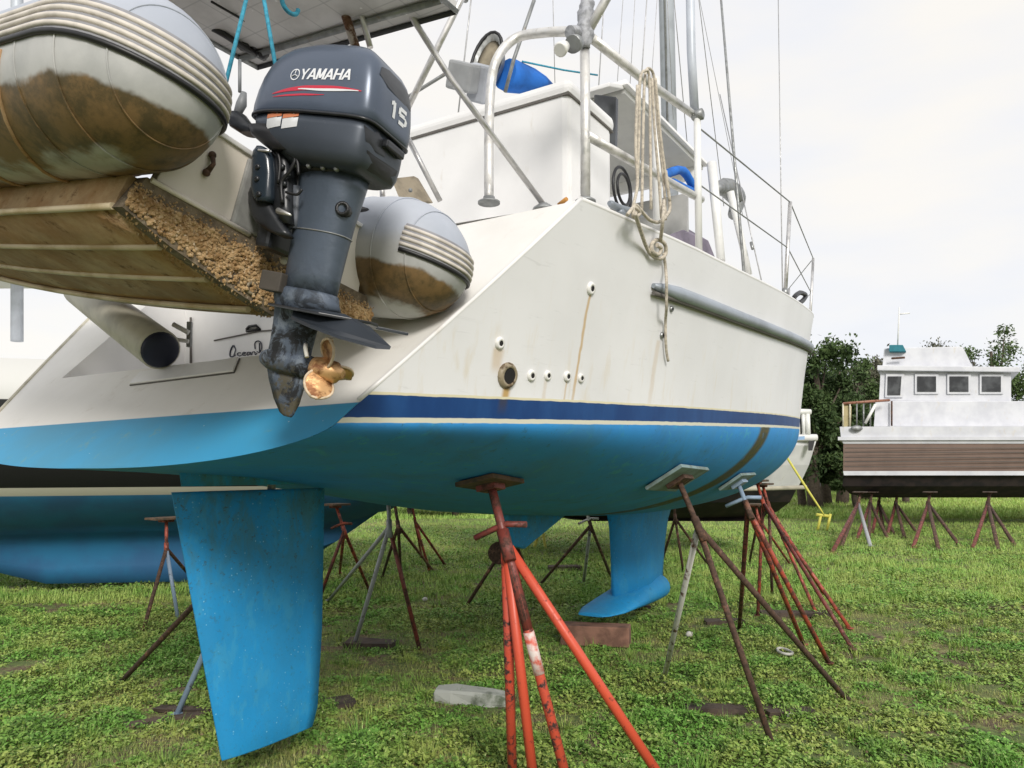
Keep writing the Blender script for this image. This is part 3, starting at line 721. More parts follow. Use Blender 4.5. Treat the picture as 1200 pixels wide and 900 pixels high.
for t in (3.55, 6.22, 8.3):
    q = Vector((t, Bf(t) - .06, ZS(t))); ps_ = MB().tube([q, q + Vector((0, 0, .62))], .0145, 8).build('stanchion', M['steel'], yacht)
fl = MB().tube(spline([PS(934, 356, 1.6), PS(930, 350, 1.6), PS(937, 343, 1.6), PS(944, 346, 1.6), PS(941, 352, 1.6), PS(934, 356, 1.6)], 3), .022, 7).build('deck_block', M['black'], yacht)

# ================================================================ ROPES on the stern rail
rb = empty('coiled_rope', BW(1.35, 1.7, 3.3), 'beige mooring rope hung in long loops over the stern rail, one end trailing', 'rope')
rs = 1.77
def rope(pts, r=.010, name='strand', m='rope'):
    o = MB().tube([BM @ p for p in spline(pts, 6)], r, 8).build(name, M[m], rb, world=True)
def out(x, y, off=.02):
    h, n_ = HIT(x, y); o = BI @ EYE; return h + (o - h).normalized() * off * 2.2 if h else PS(x, y, rs)
rope([PS(747, 214, rs), PS(749, 150, rs), PS(750, 94, rs), PS(756, 83, rs), PS(761, 92, rs), PS(762, 160, rs), PS(763, 245, rs)], .0068)
rope([PS(752, 250, rs - .02), PS(754, 140, rs - .02), PS(756, 88, rs - .02), PS(762, 81, rs - .02), PS(767, 95, rs - .02), PS(771, 150, rs - .02), PS(778, 215, rs - .02), PS(780, 258, rs - .02)], .0068)
rope([PS(764, 92, rs), PS(767, 150, rs), PS(772, 210, rs), PS(775, 256, rs)], .0065)
rope([PS(768, 92, rs + .01), PS(773, 150, rs + .01), PS(780, 205, rs + .01), PS(785, 236, rs + .01)], .007)
rope([PS(747, 100, rs), PS(745, 170, rs), PS(747, 215, rs), PS(742, 243, rs), PS(746, 250, rs)], .007)
rope([PS(735, 252, rs), PS(743, 243, rs), PS(750, 250, rs), PS(742, 254, rs), PS(744, 240, rs), PS(754, 250, rs), PS(762, 258, rs), PS(773, 260, rs), PS(783, 250, rs), PS(785, 238, rs), PS(780, 200, rs)], .008, 'knot')
rope([PS(744, 250, rs + .02), out(748, 262), out(757, 288), out(764, 299), out(774, 303), out(780, 297), out(779, 286), out(771, 281), out(764, 286), out(765, 295, .03), out(772, 298, .03), out(775, 291, .03), out(770, 287, .03)], .0095, 'spiral_coil')
rope([out(774, 283, .03), PS(777, 255, rs + .04), PS(778, 235, rs)], .0085)
hp = []
for (x, y) in [(778, 297), (780, 315), (781, 330), (781, 345), (781, 360), (780, 375), (780, 395), (781, 412), (783, 423)]:
    hp.append(out(x, y, .06 if 328 < y < 362 else .02))
rope(hp, .0075, 'hanging_end')

# ================================================================ FENDER on the stern step
fe = empty('fender', P(190, 412, 3.45), 'cream cylindrical fender with navy blue end resting on the yacht stern step', 'fender')
f0, f1 = P(189, 411, 3.4), P(95, 340, 4.15)
dd = (f1 - f0).normalized(); L = (f1 - f0).length
MB().lathe(f0, dd, [(.012, .085), (.02, .092), (L * .5, .093), (L, .09), (L + .05, .03)], 24).build('fender_body', simple('fender_cream', (.56, .53, .43), .5, var=.2, sc=8), fe, world=True)
MB().lathe(f0 - dd * .006, dd, [(0, .04), (.004, .075), (.02, .0855)], 24).build('end_cap', simple('fender_navy', (.008, .012, .035), .5), fe, world=True)
MB().tube([f0 + dd * .5 + Vector((0, 0, .1)), f0 + dd * .5 + Vector((0, 0, .5))], .008, 6).build('lanyard', M['rope'], fe, world=True)
st = empty('white_bracket', P(212, 385, 3.6), 'small white hinge bracket beside the fender on the stern step', 'bracket')
MB().tube([P(203, 380, 3.6), P(214, 386, 3.6), P(221, 390, 3.6)], .012, 8).tube([P(208, 398, 3.6), P(221, 400, 3.6)], .01, 8).build('hinge_arm', M['plastic_white'], st, world=True)
MB().box(P(222, 392, 3.62), (.02, .02, .12)).build('hinge_plate', M['dull'], st, world=True)

# ================================================================ DINGHY hung across the stern
pit, rol = rad(8.5), rad(10)
dX = Vector((AX.y * math.cos(pit), -AX.x * math.cos(pit), -math.sin(pit))).normalized()      # towards its stern
dY = Vector((AX.x, AX.y, -math.tan(rol))); dY = (dY - dX * dY.dot(dX)).normalized(); dZ = dX.cross(dY)
dO = Vector((-.70, 2.33, 2.47))
DM = Matrix(((dX.x, dY.x, dZ.x, dO.x), (dX.y, dY.y, dZ.y, dO.y), (dX.z, dY.z, dZ.z, dO.z), (0, 0, 0, 1)))
ding = empty('inflatable_dinghy', DM, 'grey inflatable dinghy with fouled brown bottom hanging from the stern davits', 'dinghy')
def tube_mat():
    g = Gr('dinghy_tube_fabric', .5)
    X, Y, Z = g.sep()
    n = g.noise(3, 5)
    c = g.mix(g.rng(n, .35, .65), (.37, .40, .46), (.45, .48, .54))
    # lower side: yellowed, then brown fouling with an uneven edge
    zz = g.M('ADD', Z, g.M('MULTIPLY', g.M('SUBTRACT', g.noise(4, 5, .6), .5), .10))
    c = g.mix(g.rng(zz, -.03, -.10), c, g.mix(g.rng(g.noise(5, 6), .4, .65), (.50, .50, .49), (.38, .385, .38)))
    br = g.mix(g.rng(g.noise(9, 8, .75), .40, .60), (.21, .13, .055), (.09, .065, .03))
    c = g.mix(g.M('MULTIPLY', g.M('MULTIPLY', g.rng(zz, -.15, -.165), g.rng(zz, -.272, -.255)), g.rng(g.noise(2.0, 4, .5, g.scl(g.obj(), (1.2, 1, 1))), .28, .36)), c, br)
    g.col(c).bump(g.noise(5, 4), .12, .02); return g.m
M['tube'] = tube_mat()
M['strake'] = simple('rub_strake_cream', (.66, .61, .55), .6, var=.2, sc=20)
M['strake_g'] = simple('rub_strake_grey', (.27, .27, .29), .6, var=.2, sc=20)
M['fouled'] = None
def fouled_mat(name, a, b, c3, sc=9):
    g = Gr(name, .9, 0, .2)
    c = g.mix(g.rng(g.noise(sc, 7, .7), .38, .62), a, b)
    c = g.mix(g.rng(g.noise(sc * 3, 6, .7), .55, .7), c, c3)
    low_ = g.rng(g.noise(2.2, 5, .6), .40, .62)
    c = g.mix(g.M('MULTIPLY', low_, .5), c, tuple(x * .45 for x in a))
    g.col(c).bump(g.noise(sc * 8, 5, .7), .45, .006); return g.m
M['hullbot'] = fouled_mat('fouled_hull_bottom', (.40, .24, .12), (.52, .37, .22), (.19, .11, .055), 5)
M['barn0'] = fouled_mat('grey_growth', (.24, .19, .13), (.14, .11, .08), (.34, .29, .22), 30)
M['barn'] = fouled_mat('barnacle_crust', (.52, .36, .19), (.33, .20, .09), (.66, .56, .42), 30)
M['cream'] = gelcoat('dinghy_cream', (.84, .78, .71), (.74, .68, .59), .5)
TR = .218; CE = {-1: .30, 1: .335}
def tube_c(x, sg):     # centreline + radius of a side tube
    yy = .535
    if x < -1.3:
        u = min(1, (-1.3 - x) / .95); yy = .535 * (1 - u ** 2.2) + .02
    z = (-.052 if sg < 0 else -.062) + max(0, -1.2 - x) ** 1.5 * .10
    if x <= .03: r = TR
    else:
        u = (x - .0) / CE[sg]; r = TR * max(.0, 1 - u ** 2.5) ** .56; z -= .03 * u * u
    return Vector((x, sg * yy, z)), r
xs_0 = [-2.25, -2.15, -2.0, -1.8, -1.6, -1.4, -1.2, -.9, -.6, -.3, -.1, .03, .08, .13, .18, .22, .245, .26, .275, .286, .294, .2985]
for sg in (-1, 1):
    xs_ = [x if x < .1 else x * CE[sg] / .3 for x in xs_0]
    t_ = MB(); R_ = []
    for x in xs_:
        c, r = tube_c(x, sg); r = max(r, .008); R_.append([c + Vector((0, r * math.cos(q), r * math.sin(q))) for q in [2 * math.pi * j / 48 for j in range(48)]])
    t_.rings(R_); tb = t_.build('side_tube', M['tube'], ding)
    # seams
    for xk in (-.06, .10, .22):
        c, r = tube_c(xk, sg); MB().tube([c + Vector((0, (r + .0005) * math.cos(q), (r + .0005) * math.sin(q))) for q in [2 * math.pi * j / 64 for j in range(65)]], .0026, 5, cap=False).build('fabric_seam', M['tube'], tb)
    # rub strake : band that runs along the outer side and wraps round the cone
    x_in = -1.1 if sg < 0 else .15
    def band(zo, off):
        lo, hi = 0.0, CE[sg] - .0005
        for _ in range(30):
            mid = (lo + hi) / 2
            if tube_c(mid, sg)[1] > abs(zo) + .001: lo = mid
            else: hi = mid
        xe = lo; P2 = []
        xa = [x_in + (0 - x_in) * i / 6 for i in range(6)] if sg < 0 else []
        for x in xa: P2.append((x, 1))
        x0 = 0. if sg < 0 else x_in
        for i in range(14): P2.append((x0 + (xe - x0) * math.sin(math.pi / 2 * i / 14), 1))
        P2.append((xe, 0))
        xo = .10 if sg < 0 else .20
        for i in range(13, -1, -1): P2.append((xo + (xe - xo) * math.sin(math.pi / 2 * i / 14), -1))
        L2 = []
        for x, side in P2:
            c, r = tube_c(x, sg); yy = side * math.sqrt(max(r * r - zo * zo, 0)); L2.append(Vector((x, sg * (abs(c.y) + yy), c.z + zo)))
        o_ = []
        for i, p in enumerate(L2):
            d_ = (L2[min(i + 1, len(L2) - 1)] - L2[max(i - 1, 0)]); nr = Vector((d_.y, -d_.x, 0)).normalized() * (1 if sg < 0 else -1)
            if nr.x < -.05 or (nr.x < .3 and nr.y * sg < 0 and i < len(L2) / 2): nr = -nr
            o_.append(p + nr * off)
        return o_
    zo_ = .030 if sg < 0 else .018
    hs_ = [-.046, -.024, 0, .024, .046]
    cols = [band(h + zo_, .004) for h in hs_]
    b = MB(); b.rings([[cols[k][i] for k in range(5)] for i in range(len(cols[0]))], False, False, True, wrap=False)
    b.build('rub_strake', M['strake_g'], tb)
    for h in (-.030, -.010, .010, .030):
        MB().tube(band(h + zo_, .004), .0070, 6).build('strake_ridge', M['strake'], tb)
    MB().tube(band(zo_ - .049, .004), .0075, 6).build('strake_edge', M['black'], tb)
    # lower belly patches
    for xk in (-.25, -.5):
        c, r = tube_c(xk, sg); MB().tube([c + Vector((-.15 * math.sin((j - 6) / 6), (r + .001) * math.cos(q), (r + .001) * math.sin(q))) for j, q in enumerate([math.pi * (1.05 + .9 * j / 12) for j in range(13)])], .006, 5).build('patch_edge', M['hullbot'], tb)
# dark carrying handle on the far tube
c, r = tube_c(-.1, 1)
MB().hexa([c + Vector(v) for v in [(-.10, -.13, .13), (.14, -.185, .085), (.12, -.19, .05), (-.1, -.20, .06)]], [c + Vector(v) for v in [(-.10, -.16, .17), (.14, -.20, .10), (.13, -.20, .09), (-.1, -.23, .10)]]).build('lifting_handle', M['black'], ding, bevel=.006)
# hull: V bottom
def vsec(x):
    u = max(0, -x / 2.1); rise = .14 * u ** 2.4; k = 1 - .9 * u ** 3
    return [(.46 * k, -.25 + rise), (.468 * k, -.32 + rise), (.30 * k, -.37 + rise), (.06 * k, -.45 + rise), (-.16 * k, -.418 + rise), (-.32 * k, -.39 + rise), (-.468 * k, -.345 + rise), (-.45 * k, -.25 + rise)]
hb = MB(); xs2 = [0, -.15, -.3, -.5, -.7, -.9, -1.1, -1.3, -1.5, -1.7, -1.85, -2.0]
hb.rings([[Vector((x, y, z)) for y, z in vsec(x)] for x in xs2], True, True, sm=True, wrap=False)
hb.build('hull_bottom', M['hullbot'], ding)
M['strk'] = simple('stained_strake', (.62, .52, .35), .6, c2=(.40, .30, .15), sc=6)
for k in (1, 2, 4, 5, 6):
    MB().tube([Vector((x, vsec(x)[k][0], vsec(x)[k][1] - .001)) for x in xs2], .0095, 8).build('bottom_strake', M['strk'], ding)
MB().tube([Vector((x, 0, vsec(x)[3][1] - .002)) for x in xs2], .010, 8).build('keel_strip', M['strk'], ding)
# transom board
tbm = MB(); y0 = .36
prof = [(-y0, -.04), (y0, -.04), (y0 * 1.08, -.25), (0, -.265), (-y0 * 1.12, -.26)]
tbm.rings([[Vector((.0, y, z)) for y, z in prof], [Vector((.035, y, z)) for y, z in prof]], sm=False)
trn = tbm.build('transom_board', M['cream'], ding, bevel=.004)
MB().box((.018, 0, -.034), (.055, .72, .014)).build('transom_cap', M['gel'], trn, bevel=.004)
MB().tube([(.048, -.42, -.252), (.048, -.10, -.256)], .008, 6).build('transom_lip', M['cream'], trn)
# lower counter where growth sits
lw = MB(); lp = [(-.43, -.25), (0, -.258), (.42, -.25), (.47, -.325), (.30, -.37), (.06, -.45), (-.16, -.418), (-.32, -.39), (-.47, -.35)]
lw.rings([[Vector((0, y, z)) for y, z in lp], [Vector((.045, y, z)) for y, z in lp]], sm=False); lw.build('counter', M['barn0'], ding)
br = MB()
for k in range(5200):
    y = random.uniform(-.46, .46)
    zt_, zb_ = -.268, float(np.interp(y, [-.47, -.32, -.16, .06, .30, .47], [-.345, -.385, -.415, -.447, -.37, -.325]))
    z = random.triangular(zb_, zt_, zb_ + .4 * (zt_ - zb_)); r = random.uniform(.0025, .0075) * (1.15 if z < zt_ - .03 else .6)
    c = Vector((.045 + random.uniform(-.004, .006), y, z)); n = 5
    ph = random.random() * 6; tip = c + Vector((r * random.uniform(.3, 1.0), random.uniform(-.4, .4) * r, random.uniform(-.4, .4) * r))
    ring = [c + Vector((0, r * math.cos(ph + 2 * math.pi * j / n), r * math.sin(ph + 2 * math.pi * j / n))) for j in range(n)]
    top = [tip + (q - c) * .45 for q in ring]
    br.add(ring + top, [(j, (j + 1) % n, n + (j + 1) % n, n + j) for j in range(n)] + [tuple(range(n, 2 * n))])
for k in range(300):      # along the bottom lip
    y = random.uniform(-.46, .46); c = Vector((random.uniform(-.05, .05), y, float(np.interp(y, [-.47, -.32, -.16, .06, .30, .47], [-.35, -.39, -.418, -.45, -.37, -.325])))); r = random.uniform(.002, .0055)
    br.add([c + Vector(v) * r for v in [(1, 0, 0), (0, 1, 0), (-1, 0, 0), (0, -1, 0), (0, 0, -1.6)]], [(0, 1, 4), (1, 2, 4), (2, 3, 4), (3, 0, 4)])
br.build('barnacle_growth', M['barn'], ding, kind='stuff', fix=False)
# rusty bow eye on the transom, drain, motor pad board
lg = MB().tube([(.045, -.275, -.105), (.058, -.273, -.13), (.045, -.277, -.155)], [.008, .006, .009], 8); lg.ball((.045, -.275, -.104), .011).ball((.045, -.278, -.157), .011)
lg.build('transom_eye', M['rust'], ding)
MB().box((.043, -.03, -.15), (.016, .27, .20)).build('motor_pad', simple('grey_motor_pad', (.34, .34, .33), .6, var=.2, sc=20), ding, bevel=.01)
MB().lathe((.04, -.045, -.40), (1, 0, 0), [(0, .02), (.012, .02), (.012, .011), (.004, .011)], 12).build('drain_plug', M['bronze'], ding)
MB().ball((.085, -.0, -.262), .014).ball((.09, .022, -.276), .018).ball((.085, .012, -.29), .012).ball((.085, -.02, -.25), .010).build('barnacle_cluster', M['bone'], ding)

# ================================================================ OUTBOARD MOTOR
al, ti = rad(-19), rad(13)
eX = Vector((math.cos(al) * math.cos(ti), math.sin(al) * math.cos(ti), -math.sin(ti)))
eY = Vector((-math.sin(al), math.cos(al), 0)); eZ = eX.cross(eY)
eO = P(377, 199, 2.16)
EM = Matrix(((eX.x, eY.x, eZ.x, eO.x), (eX.y, eY.y, eZ.y, eO.y), (eX.z, eY.z, eZ.z, eO.z), (0, 0, 0, 1)))
om = empty('outboard_motor', EM, 'dark blue grey outboard motor clamped to the hanging dinghy, with fouled gold propeller', 'outboard motor')
def paint(name, c, rough=.32, scuff=.0):
    g = Gr(name, rough, .25)
    k = g.mix(g.rng(g.noise(5, 4), .4, .65), c, tuple(x * .85 for x in c))
    k = g.mix(g.M('MULTIPLY', g.rng(g.noise(60, 5, .75), .66, .72), .35), k, (.25, .26, .28))
    if scuff:
        X, Y, Z = g.sep()
        lowm = g.rng(Z, -.25, -.45)
        k = g.mix(g.M('MULTIPLY', g.rng(g.noise(16, 7, .75), .50, .60), lowm), k, (.16, .19, .23))
        k = g.mix(g.M('MULTIPLY', g.rng(g.noise(11, 7, .75, None, 1), .44, .56), lowm), k, (.014, .015, .017))
        k = g.mix(g.M('MULTIPLY', g.rng(g.noise(22, 7, .75), .46, .56), g.rng(Z, -.54, -.60)), k, (.085, .075, .05))
        g.rough(g.rng(Z, -.3, -.4, rough, .75)).bump(g.noise(40, 5), .35, .003)
    g.col(k); return g.m
M['cowl'] = paint('cowl_paint', (.086, .108, .150), .30); M['leg'] = paint('leg_paint', (.085, .108, .145), .38, 1)
def sup(cx, ax, ay, z, p=3.2, n=40, fr=1.0, tilt=0., pr=None):
    o_ = []
    for j in range(n):
        q = 2 * math.pi * j / n; c, s_ = math.cos(q), math.sin(q); pp_ = (pr or p) if c > 0 else p
        x = math.copysign(abs(c) ** (2 / pp_), c); y = math.copysign(abs(s_) ** (2 / pp_), s_)
        yy = y * ay * (1 - (1 - fr) * max(0, -x)); o_.append(Vector((cx + x * ax, yy, z + tilt * x * ax)))
    return o_
u_ = .00245
def cr_(x0, x1, hw, z, p=3.6, fr=.80, tilt=0.): return sup((x0 + x1) / 2 * u_, (x1 - x0) / 2 * u_, hw, z * .00239, p, 72, fr, tilt, pr=p * 1.9)
top = MB().rings([cr_(-93, 82, .126, 47), cr_(-95, 84, .130, 51), cr_(-95, 84, .132, 60), cr_(-93, 82, .131, 76), cr_(-89, 79, .128, 92), cr_(-83, 75, .123, 106), cr_(-74, 70, .115, 118), cr_(-62, 63, .103, 127), cr_(-46, 53, .084, 134, 3.2), cr_(-26, 38, .055, 139, 2.8), cr_(-8, 20, .02, 141, 2.4)])
cowl = top.build('top_cowling', M['cowl'], om)
CB = BVHTree.FromPolygons([tuple(v) for v in top.v], top.f)
bot = MB().rings([cr_(-91, 80, .125, 45), cr_(-88, 80, .126, 36), cr_(-74, 80, .126, 22), cr_(-52, 79, .122, 8), cr_(-34, 76, .112, -1), cr_(-24, 66, .085, -7)])
lc = bot.build('lower_cowling', paint('lower_cowl_paint', (.068, .082, .106), .42), om)
CB2 = BVHTree.FromPolygons([tuple(v) for v in bot.v], bot.f)
MB().tube(cr_(-94, 83, .1305, 47) + [cr_(-94, 83, .1305, 47)[0]], .0050, 6, cap=False).build('cowl_seal', M['black_pl'], cowl)
# decals projected on the cowl
def side_pt(X, Z, off=.001, T=None):
    h = (T or CB).ray_cast(Vector((X, -.5, Z)), Vector((0, 1, 0)))
    return (h[0] + Vector((0, -off, 0))) if h[0] else Vector((X, -.1, Z))
def rear_pt(Y, Z, off=.001, T=None):
    h = (T or CB).ray_cast(Vector((.6, Y, Z)), Vector((-1, 0, 0)))
    return (h[0] + Vector((off, 0, 0))) if h[0] else Vector((.2, Y, Z))
M['dec_white'] = simple('decal_white', (.72, .73, .75), .4, var=.1); M['dec_red'] = simple('decal_red', (.55, .02, .05), .35, var=.2)
M['dec_orange'] = simple('decal_orange', (.65, .22, .10), .5, var=.2)
def subdiv(me, n=1):
    bm = bmesh.new(); bm.from_mesh(me); bmesh.ops.triangulate(bm, faces=bm.faces)
    bmesh.ops.subdivide_edges(bm, edges=[e_ for e_ in bm.edges if e_.calc_length() > .012], cuts=2, use_grid_fill=False); bmesh.ops.triangulate(bm, faces=bm.faces)
    bm.to_mesh(me); bm.free()
def decal_text(txt, size, X, Z, rot, bold, shear, fn, name, sx=1.0, flip=1):
    me = text_mesh(txt, size, shear, bold); subdiv(me); c, s_ = math.cos(rot), math.sin(rot)
    for v in me.vertices:
        x, y = v.co.x * sx, v.co.y; v.co = fn(X + flip * (x * c - y * s_), Z + x * s_ + y * c, .0015)
    return link(name, me, M['dec_white'], cowl)
LET = {'Y': [(.02, 1, .5, .42), (.98, 1, .5, .42), (.5, .46, .5, 0)], 'A': [(.02, 0, .5, 1), (.98, 0, .5, 1), (.22, .3, .78, .3)], 'M': [(.06, 0, .06, 1), (.94, 0, .94, 1), (.1, 1, .5, .12), (.9, 1, .5, .12)],
       'H': [(.08, 0, .08, 1), (.92, 0, .92, 1), (.1, .5, .9, .5)], '1': [(.62, 0, .62, 1), (.28, .80, .6, .96)], '5': [(.9, .93, .14, .93), (.14, .93, .10, .52), (.1, .55, .72, .58), (.72, .58, .9, .42), (.9, .42, .88, .18), (.88, .18, .70, .06), (.70, .06, .08, .06)]}
def strokes(txt, X0, Z0, cw, gap, h, th, slope, shear, fn, name):
    b = MB(); k = 0
    for i, ch in enumerate(txt):
        for (x0, y0, x1, y1) in LET[ch]:
            k += 1; off = .0012 + .00012 * (k % 5); a = Vector((x0 * cw, y0 * h, 0)); e_ = Vector((x1 * cw, y1 * h, 0)); d_ = (e_ - a).normalized()
            hz = abs(d_.y) < .5; wv = Vector((0, th * .8, 0)) / 2 if hz else Vector((th, 0, 0)) / 2
            row = []
            for j in range(5):
                c = a.lerp(e_, j / 4); r2 = []
                for s2 in (-1, 1):
                    q = c + wv * s2; xx = i * (cw + gap) + q.x + shear * q.y; r2.append(fn(X0 + xx, Z0 + q.y + slope * xx, off))
                row.append(r2)
            b.rings(row, False, False, True, wrap=False)
    return b.build(name, M['dec_white'], cowl, fix=False)
strokes('YAMAHA', -.036, .198, .0225, .0045, .031, .0066, .05, .12, side_pt, 'maker_lettering')
def ring_decal(cx, cz, r0, r1, n=28):
    o_ = MB(); R0 = [side_pt(cx + r0 * math.cos(q), cz + r0 * math.sin(q), .0015) for q in [2 * math.pi * j / n for j in range(n)]]
    R1 = [side_pt(cx + r1 * math.cos(q), cz + r1 * math.sin(q), .0015) for q in [2 * math.pi * j / n for j in range(n)]]
    o_.rings([R0, R1], False, False); return o_
em = ring_decal(-.056, .213, .0165, .0135)
for k in range(3):
    q = math.pi / 2 + k * 2 * math.pi / 3; pts = [side_pt(-.056 + r * math.cos(q), .213 + r * math.sin(q), .002) for r in (.001, .005, .009, .0128)]
    em.tube(pts, .0014, 4)
em.build('tuning_fork_emblem', M['dec_white'], cowl)
def ribbon(top_, bot_, m, name, fn=side_pt):
    b = MB(); n = 26; T_ = pchip(*zip(*top_)); B_ = pchip(*zip(*bot_)); x0, x1 = top_[0][0], top_[-1][0]
    R_ = []
    for i in range(n):
        x = x0 + (x1 - x0) * i / (n - 1); R_.append([fn(x * u_, (T_(x) * (1 - k / 3) + B_(x) * k / 3) * .00239, .0012 if 'red' in name else .0018) for k in range(4)])
    b.rings(R_, False, False, True, wrap=False); return b.build(name, m, cowl)
ribbon([(-51, 67), (-27, 73), (3, 76.5), (35, 78), (67, 76)], [(-51, 66), (-27, 69), (3, 71), (35, 72.5), (67, 75)], M['dec_red'], 'red_swoosh')
ribbon([(-13, 72.5), (13, 73.5), (35, 74.8), (64, 75.4)], [(-13, 71.5), (13, 71), (35, 72), (64, 74.6)], M['dec_white'], 'white_swoosh')
ribbon([(-49, 63), (-27, 65.5), (3, 67), (23, 67.5)], [(-49, 62.5), (-27, 63.5), (3, 65), (23, 67)], M['dec_red'], 'thin_red_stripe')
def patch(x0, x1, z0, z1, m, name, T=CB2, par=lc, off=.0015, slope=.0):
    b = MB(); R_ = [[side_pt((x0 + (x1 - x0) * i / 6) * u_, (z0 + (z1 - z0) * k / 3 + slope * (x1 - x0) * i / 6) * .00239, off, T) for k in range(4)] for i in range(7)]
    return b.rings(R_, False, False, True, wrap=False).build(name, m, par)
for x0 in (-54, -29):
    s_ = patch(x0, x0 + 23, 27, 43, M['dec_white'], 'warning_label', slope=.13)
    patch(x0, x0 + 23, 38.5, 43.5, M['dec_orange'], 'label_band', off=.0025, slope=.13)
# rear face: number 15, air intake, lower recess
strokes('15', -.045, .160, .050, .006, .046, .014, .0, .10, rear_pt, 'horsepower_number')
def rear_patch(pts, m, name, par, T=CB, off=.002):
    c = sum((Vector((a, b, 0)) for a, b in pts), Vector()) / len(pts); vs = []
    R_ = [[rear_pt((c.x + (a - c.x) * f), (c.y + (b - c.y) * f), off, T) for a, b in pts] for f in (1, .75, .5, .25, .02)]
    return MB().rings(R_, False, True).build(name, m, par)
rear_patch([(-.075, .272), (-.03, .283), (.04, .283), (.085, .27), (.10, .24), (.09, .222), (-.05, .228), (-.09, .245)], M['black_pl'], 'air_intake', cowl)
rear_patch([(-.110, .098), (-.06, .102), (-.02, .085), (.0, .055), (-.05, .05), (-.10, .06)], M['black_pl'], 'rear_recess', lc, CB2)
rear_patch([(-.09, .04), (.08, .045), (.08, -.0), (-.06, -.004)], M['black'], 'rear_recess', lc, CB2)
MB().box((.205, .02, .085), (.02, .10, .022)).build('cowl_latch', M['black_pl'], lc, bevel=.005)
# neck and black parts between cowl and leg
MB().rings([sup(.02, .11, .075, -.005, 3), sup(.02, .10, .07, -.02, 3), sup(.025, .085, .055, -.03, 3)]).build('exhaust_gasket', M['black_pl'], om)
for k in range(4):
    MB().lathe((-.03 + .045 * k, -.072 - .003 * (k % 2), -.018), (0, -1, 0), [(0, .007), (.008, .007), (.012, .004)], 8).build('cowl_bolt', M['dull'], om)
def EP(px, py, Y):
    I3 = EM.inverted(); o = I3 @ EYE; r = I3.to_3x3() @ ray(px, py); return o + r * ((Y - o.y) / r.y)
def lr(x0, x1, hw, z, p=2.6): return sup((x0 + x1) / 2 * u_, (x1 - x0) / 2 * u_, hw, z * .00239, p, 28, .9)
leg = MB().rings([lr(-24, 62, .066, -3), lr(-22, 60, .064, -20), lr(-19, 56, .058, -55), lr(-17, 54, .052, -90), lr(-16, 53, .047, -125), lr(-16, 53, .045, -148)]).build('midsection', M['leg'], om)
MB().tube([v for v in lr(-17.8, 55.2, .0548, -77)] + [lr(-17.8, 55.2, .0548, -77)[0]], .0022, 5, cap=False).build('scuffed_ring', M['dull'], leg)
MB().lathe((.118, -.02, -.115), (.3, -1, .1), [(0, .022), (.03, .020), (.03, .012), (.01, .012)], 12).build('exhaust_relief', M['black'], leg)
lu = MB().rings([lr(-17, 54, .046, -146), lr(-24, 56, .050, -149), lr(-26, 58, .052, -156), lr(-24, 62, .054, -163), lr(-23, 44, .036, -168), lr(-21, 38, .029, -190), lr(-20, 37, .026, -212), lr(-20, 37, .025, -226), lr(-15, 36, .02, -240)]).build('lower_unit', M['leg'], om)
# anti-ventilation plate with the hydrofoil fin
pl = MB(); pts = [(-26, .03), (0, .06), (40, .085), (70, .085), (100, .06), (112, .02), (112, -.02), (100, -.07), (70, -.12), (40, -.11), (0, -.065), (-26, -.03)]
pl.rings([[Vector((x * u_, y, -.400 - abs(y) * .10 - .0000 * x)) for x, y in pts], [Vector((x * u_, y, -.408 - abs(y) * .10)) for x, y in pts]], sm=False)
pl.build('ventilation_plate', M['black_pl'], lu, bevel=.002)
fn = MB(); fp_ = [(343, 363, -.05), (372, 366, -.05), (402, 371, -.06), (432, 386, -.10), (457, 410, -.15), (440, 409, -.16), (396, 397, -.15), (362, 384, -.13), (340, 374, -.09)]
fn.rings([[EP(*q) for q in fp_], [EP(*q) + Vector((0, .004, .009)) for q in fp_]], sm=False)
fp = [(-14, -.045), (60, -.05), (95, -.07), (128, -.13), (116, -.15), (70, -.15), (25, -.13), (-20, -.075)]
fn.rings([[Vector((x * u_, -y, -.405 + (abs(y) - .05) * .05)) for x, y in fp], [Vector((x * u_, -y, -.414 + (abs(y) - .05) * .05)) for x, y in fp]], sm=False)
fn.build('hydrofoil_fin', simple('fin_plastic', (.03, .036, .045), .35), lu, bevel=.002)
# gearcase torpedo and skeg
gz = -.560
MB().lathe((-.075, 0, gz), (1, 0, 0), [(0, .006), (.012, .02), (.035, .031), (.08, .037), (.15, .036), (.19, .029)], 20).build('gearcase', M['leg'], lu)
sg_ = MB(); kk = []
for z, x0, x1, th in [(-.575, -.05, .10, .02), (-.62, -.03, .095, .016), (-.67, .0, .09, .011), (-.705, .03, .078, .007), (-.712, .045, .072, .004)]:
    kk.append([Vector((x0 + (x1 - x0) * u, (th / 2) * math.sin(math.pi * u) * sg, z)) for sg in (1, -1) for u in ([0, .25, .5, .75, 1] if sg > 0 else [.75, .5, .25])])
sg_.rings(kk); sg_.build('skeg_fin', M['leg'], lu)
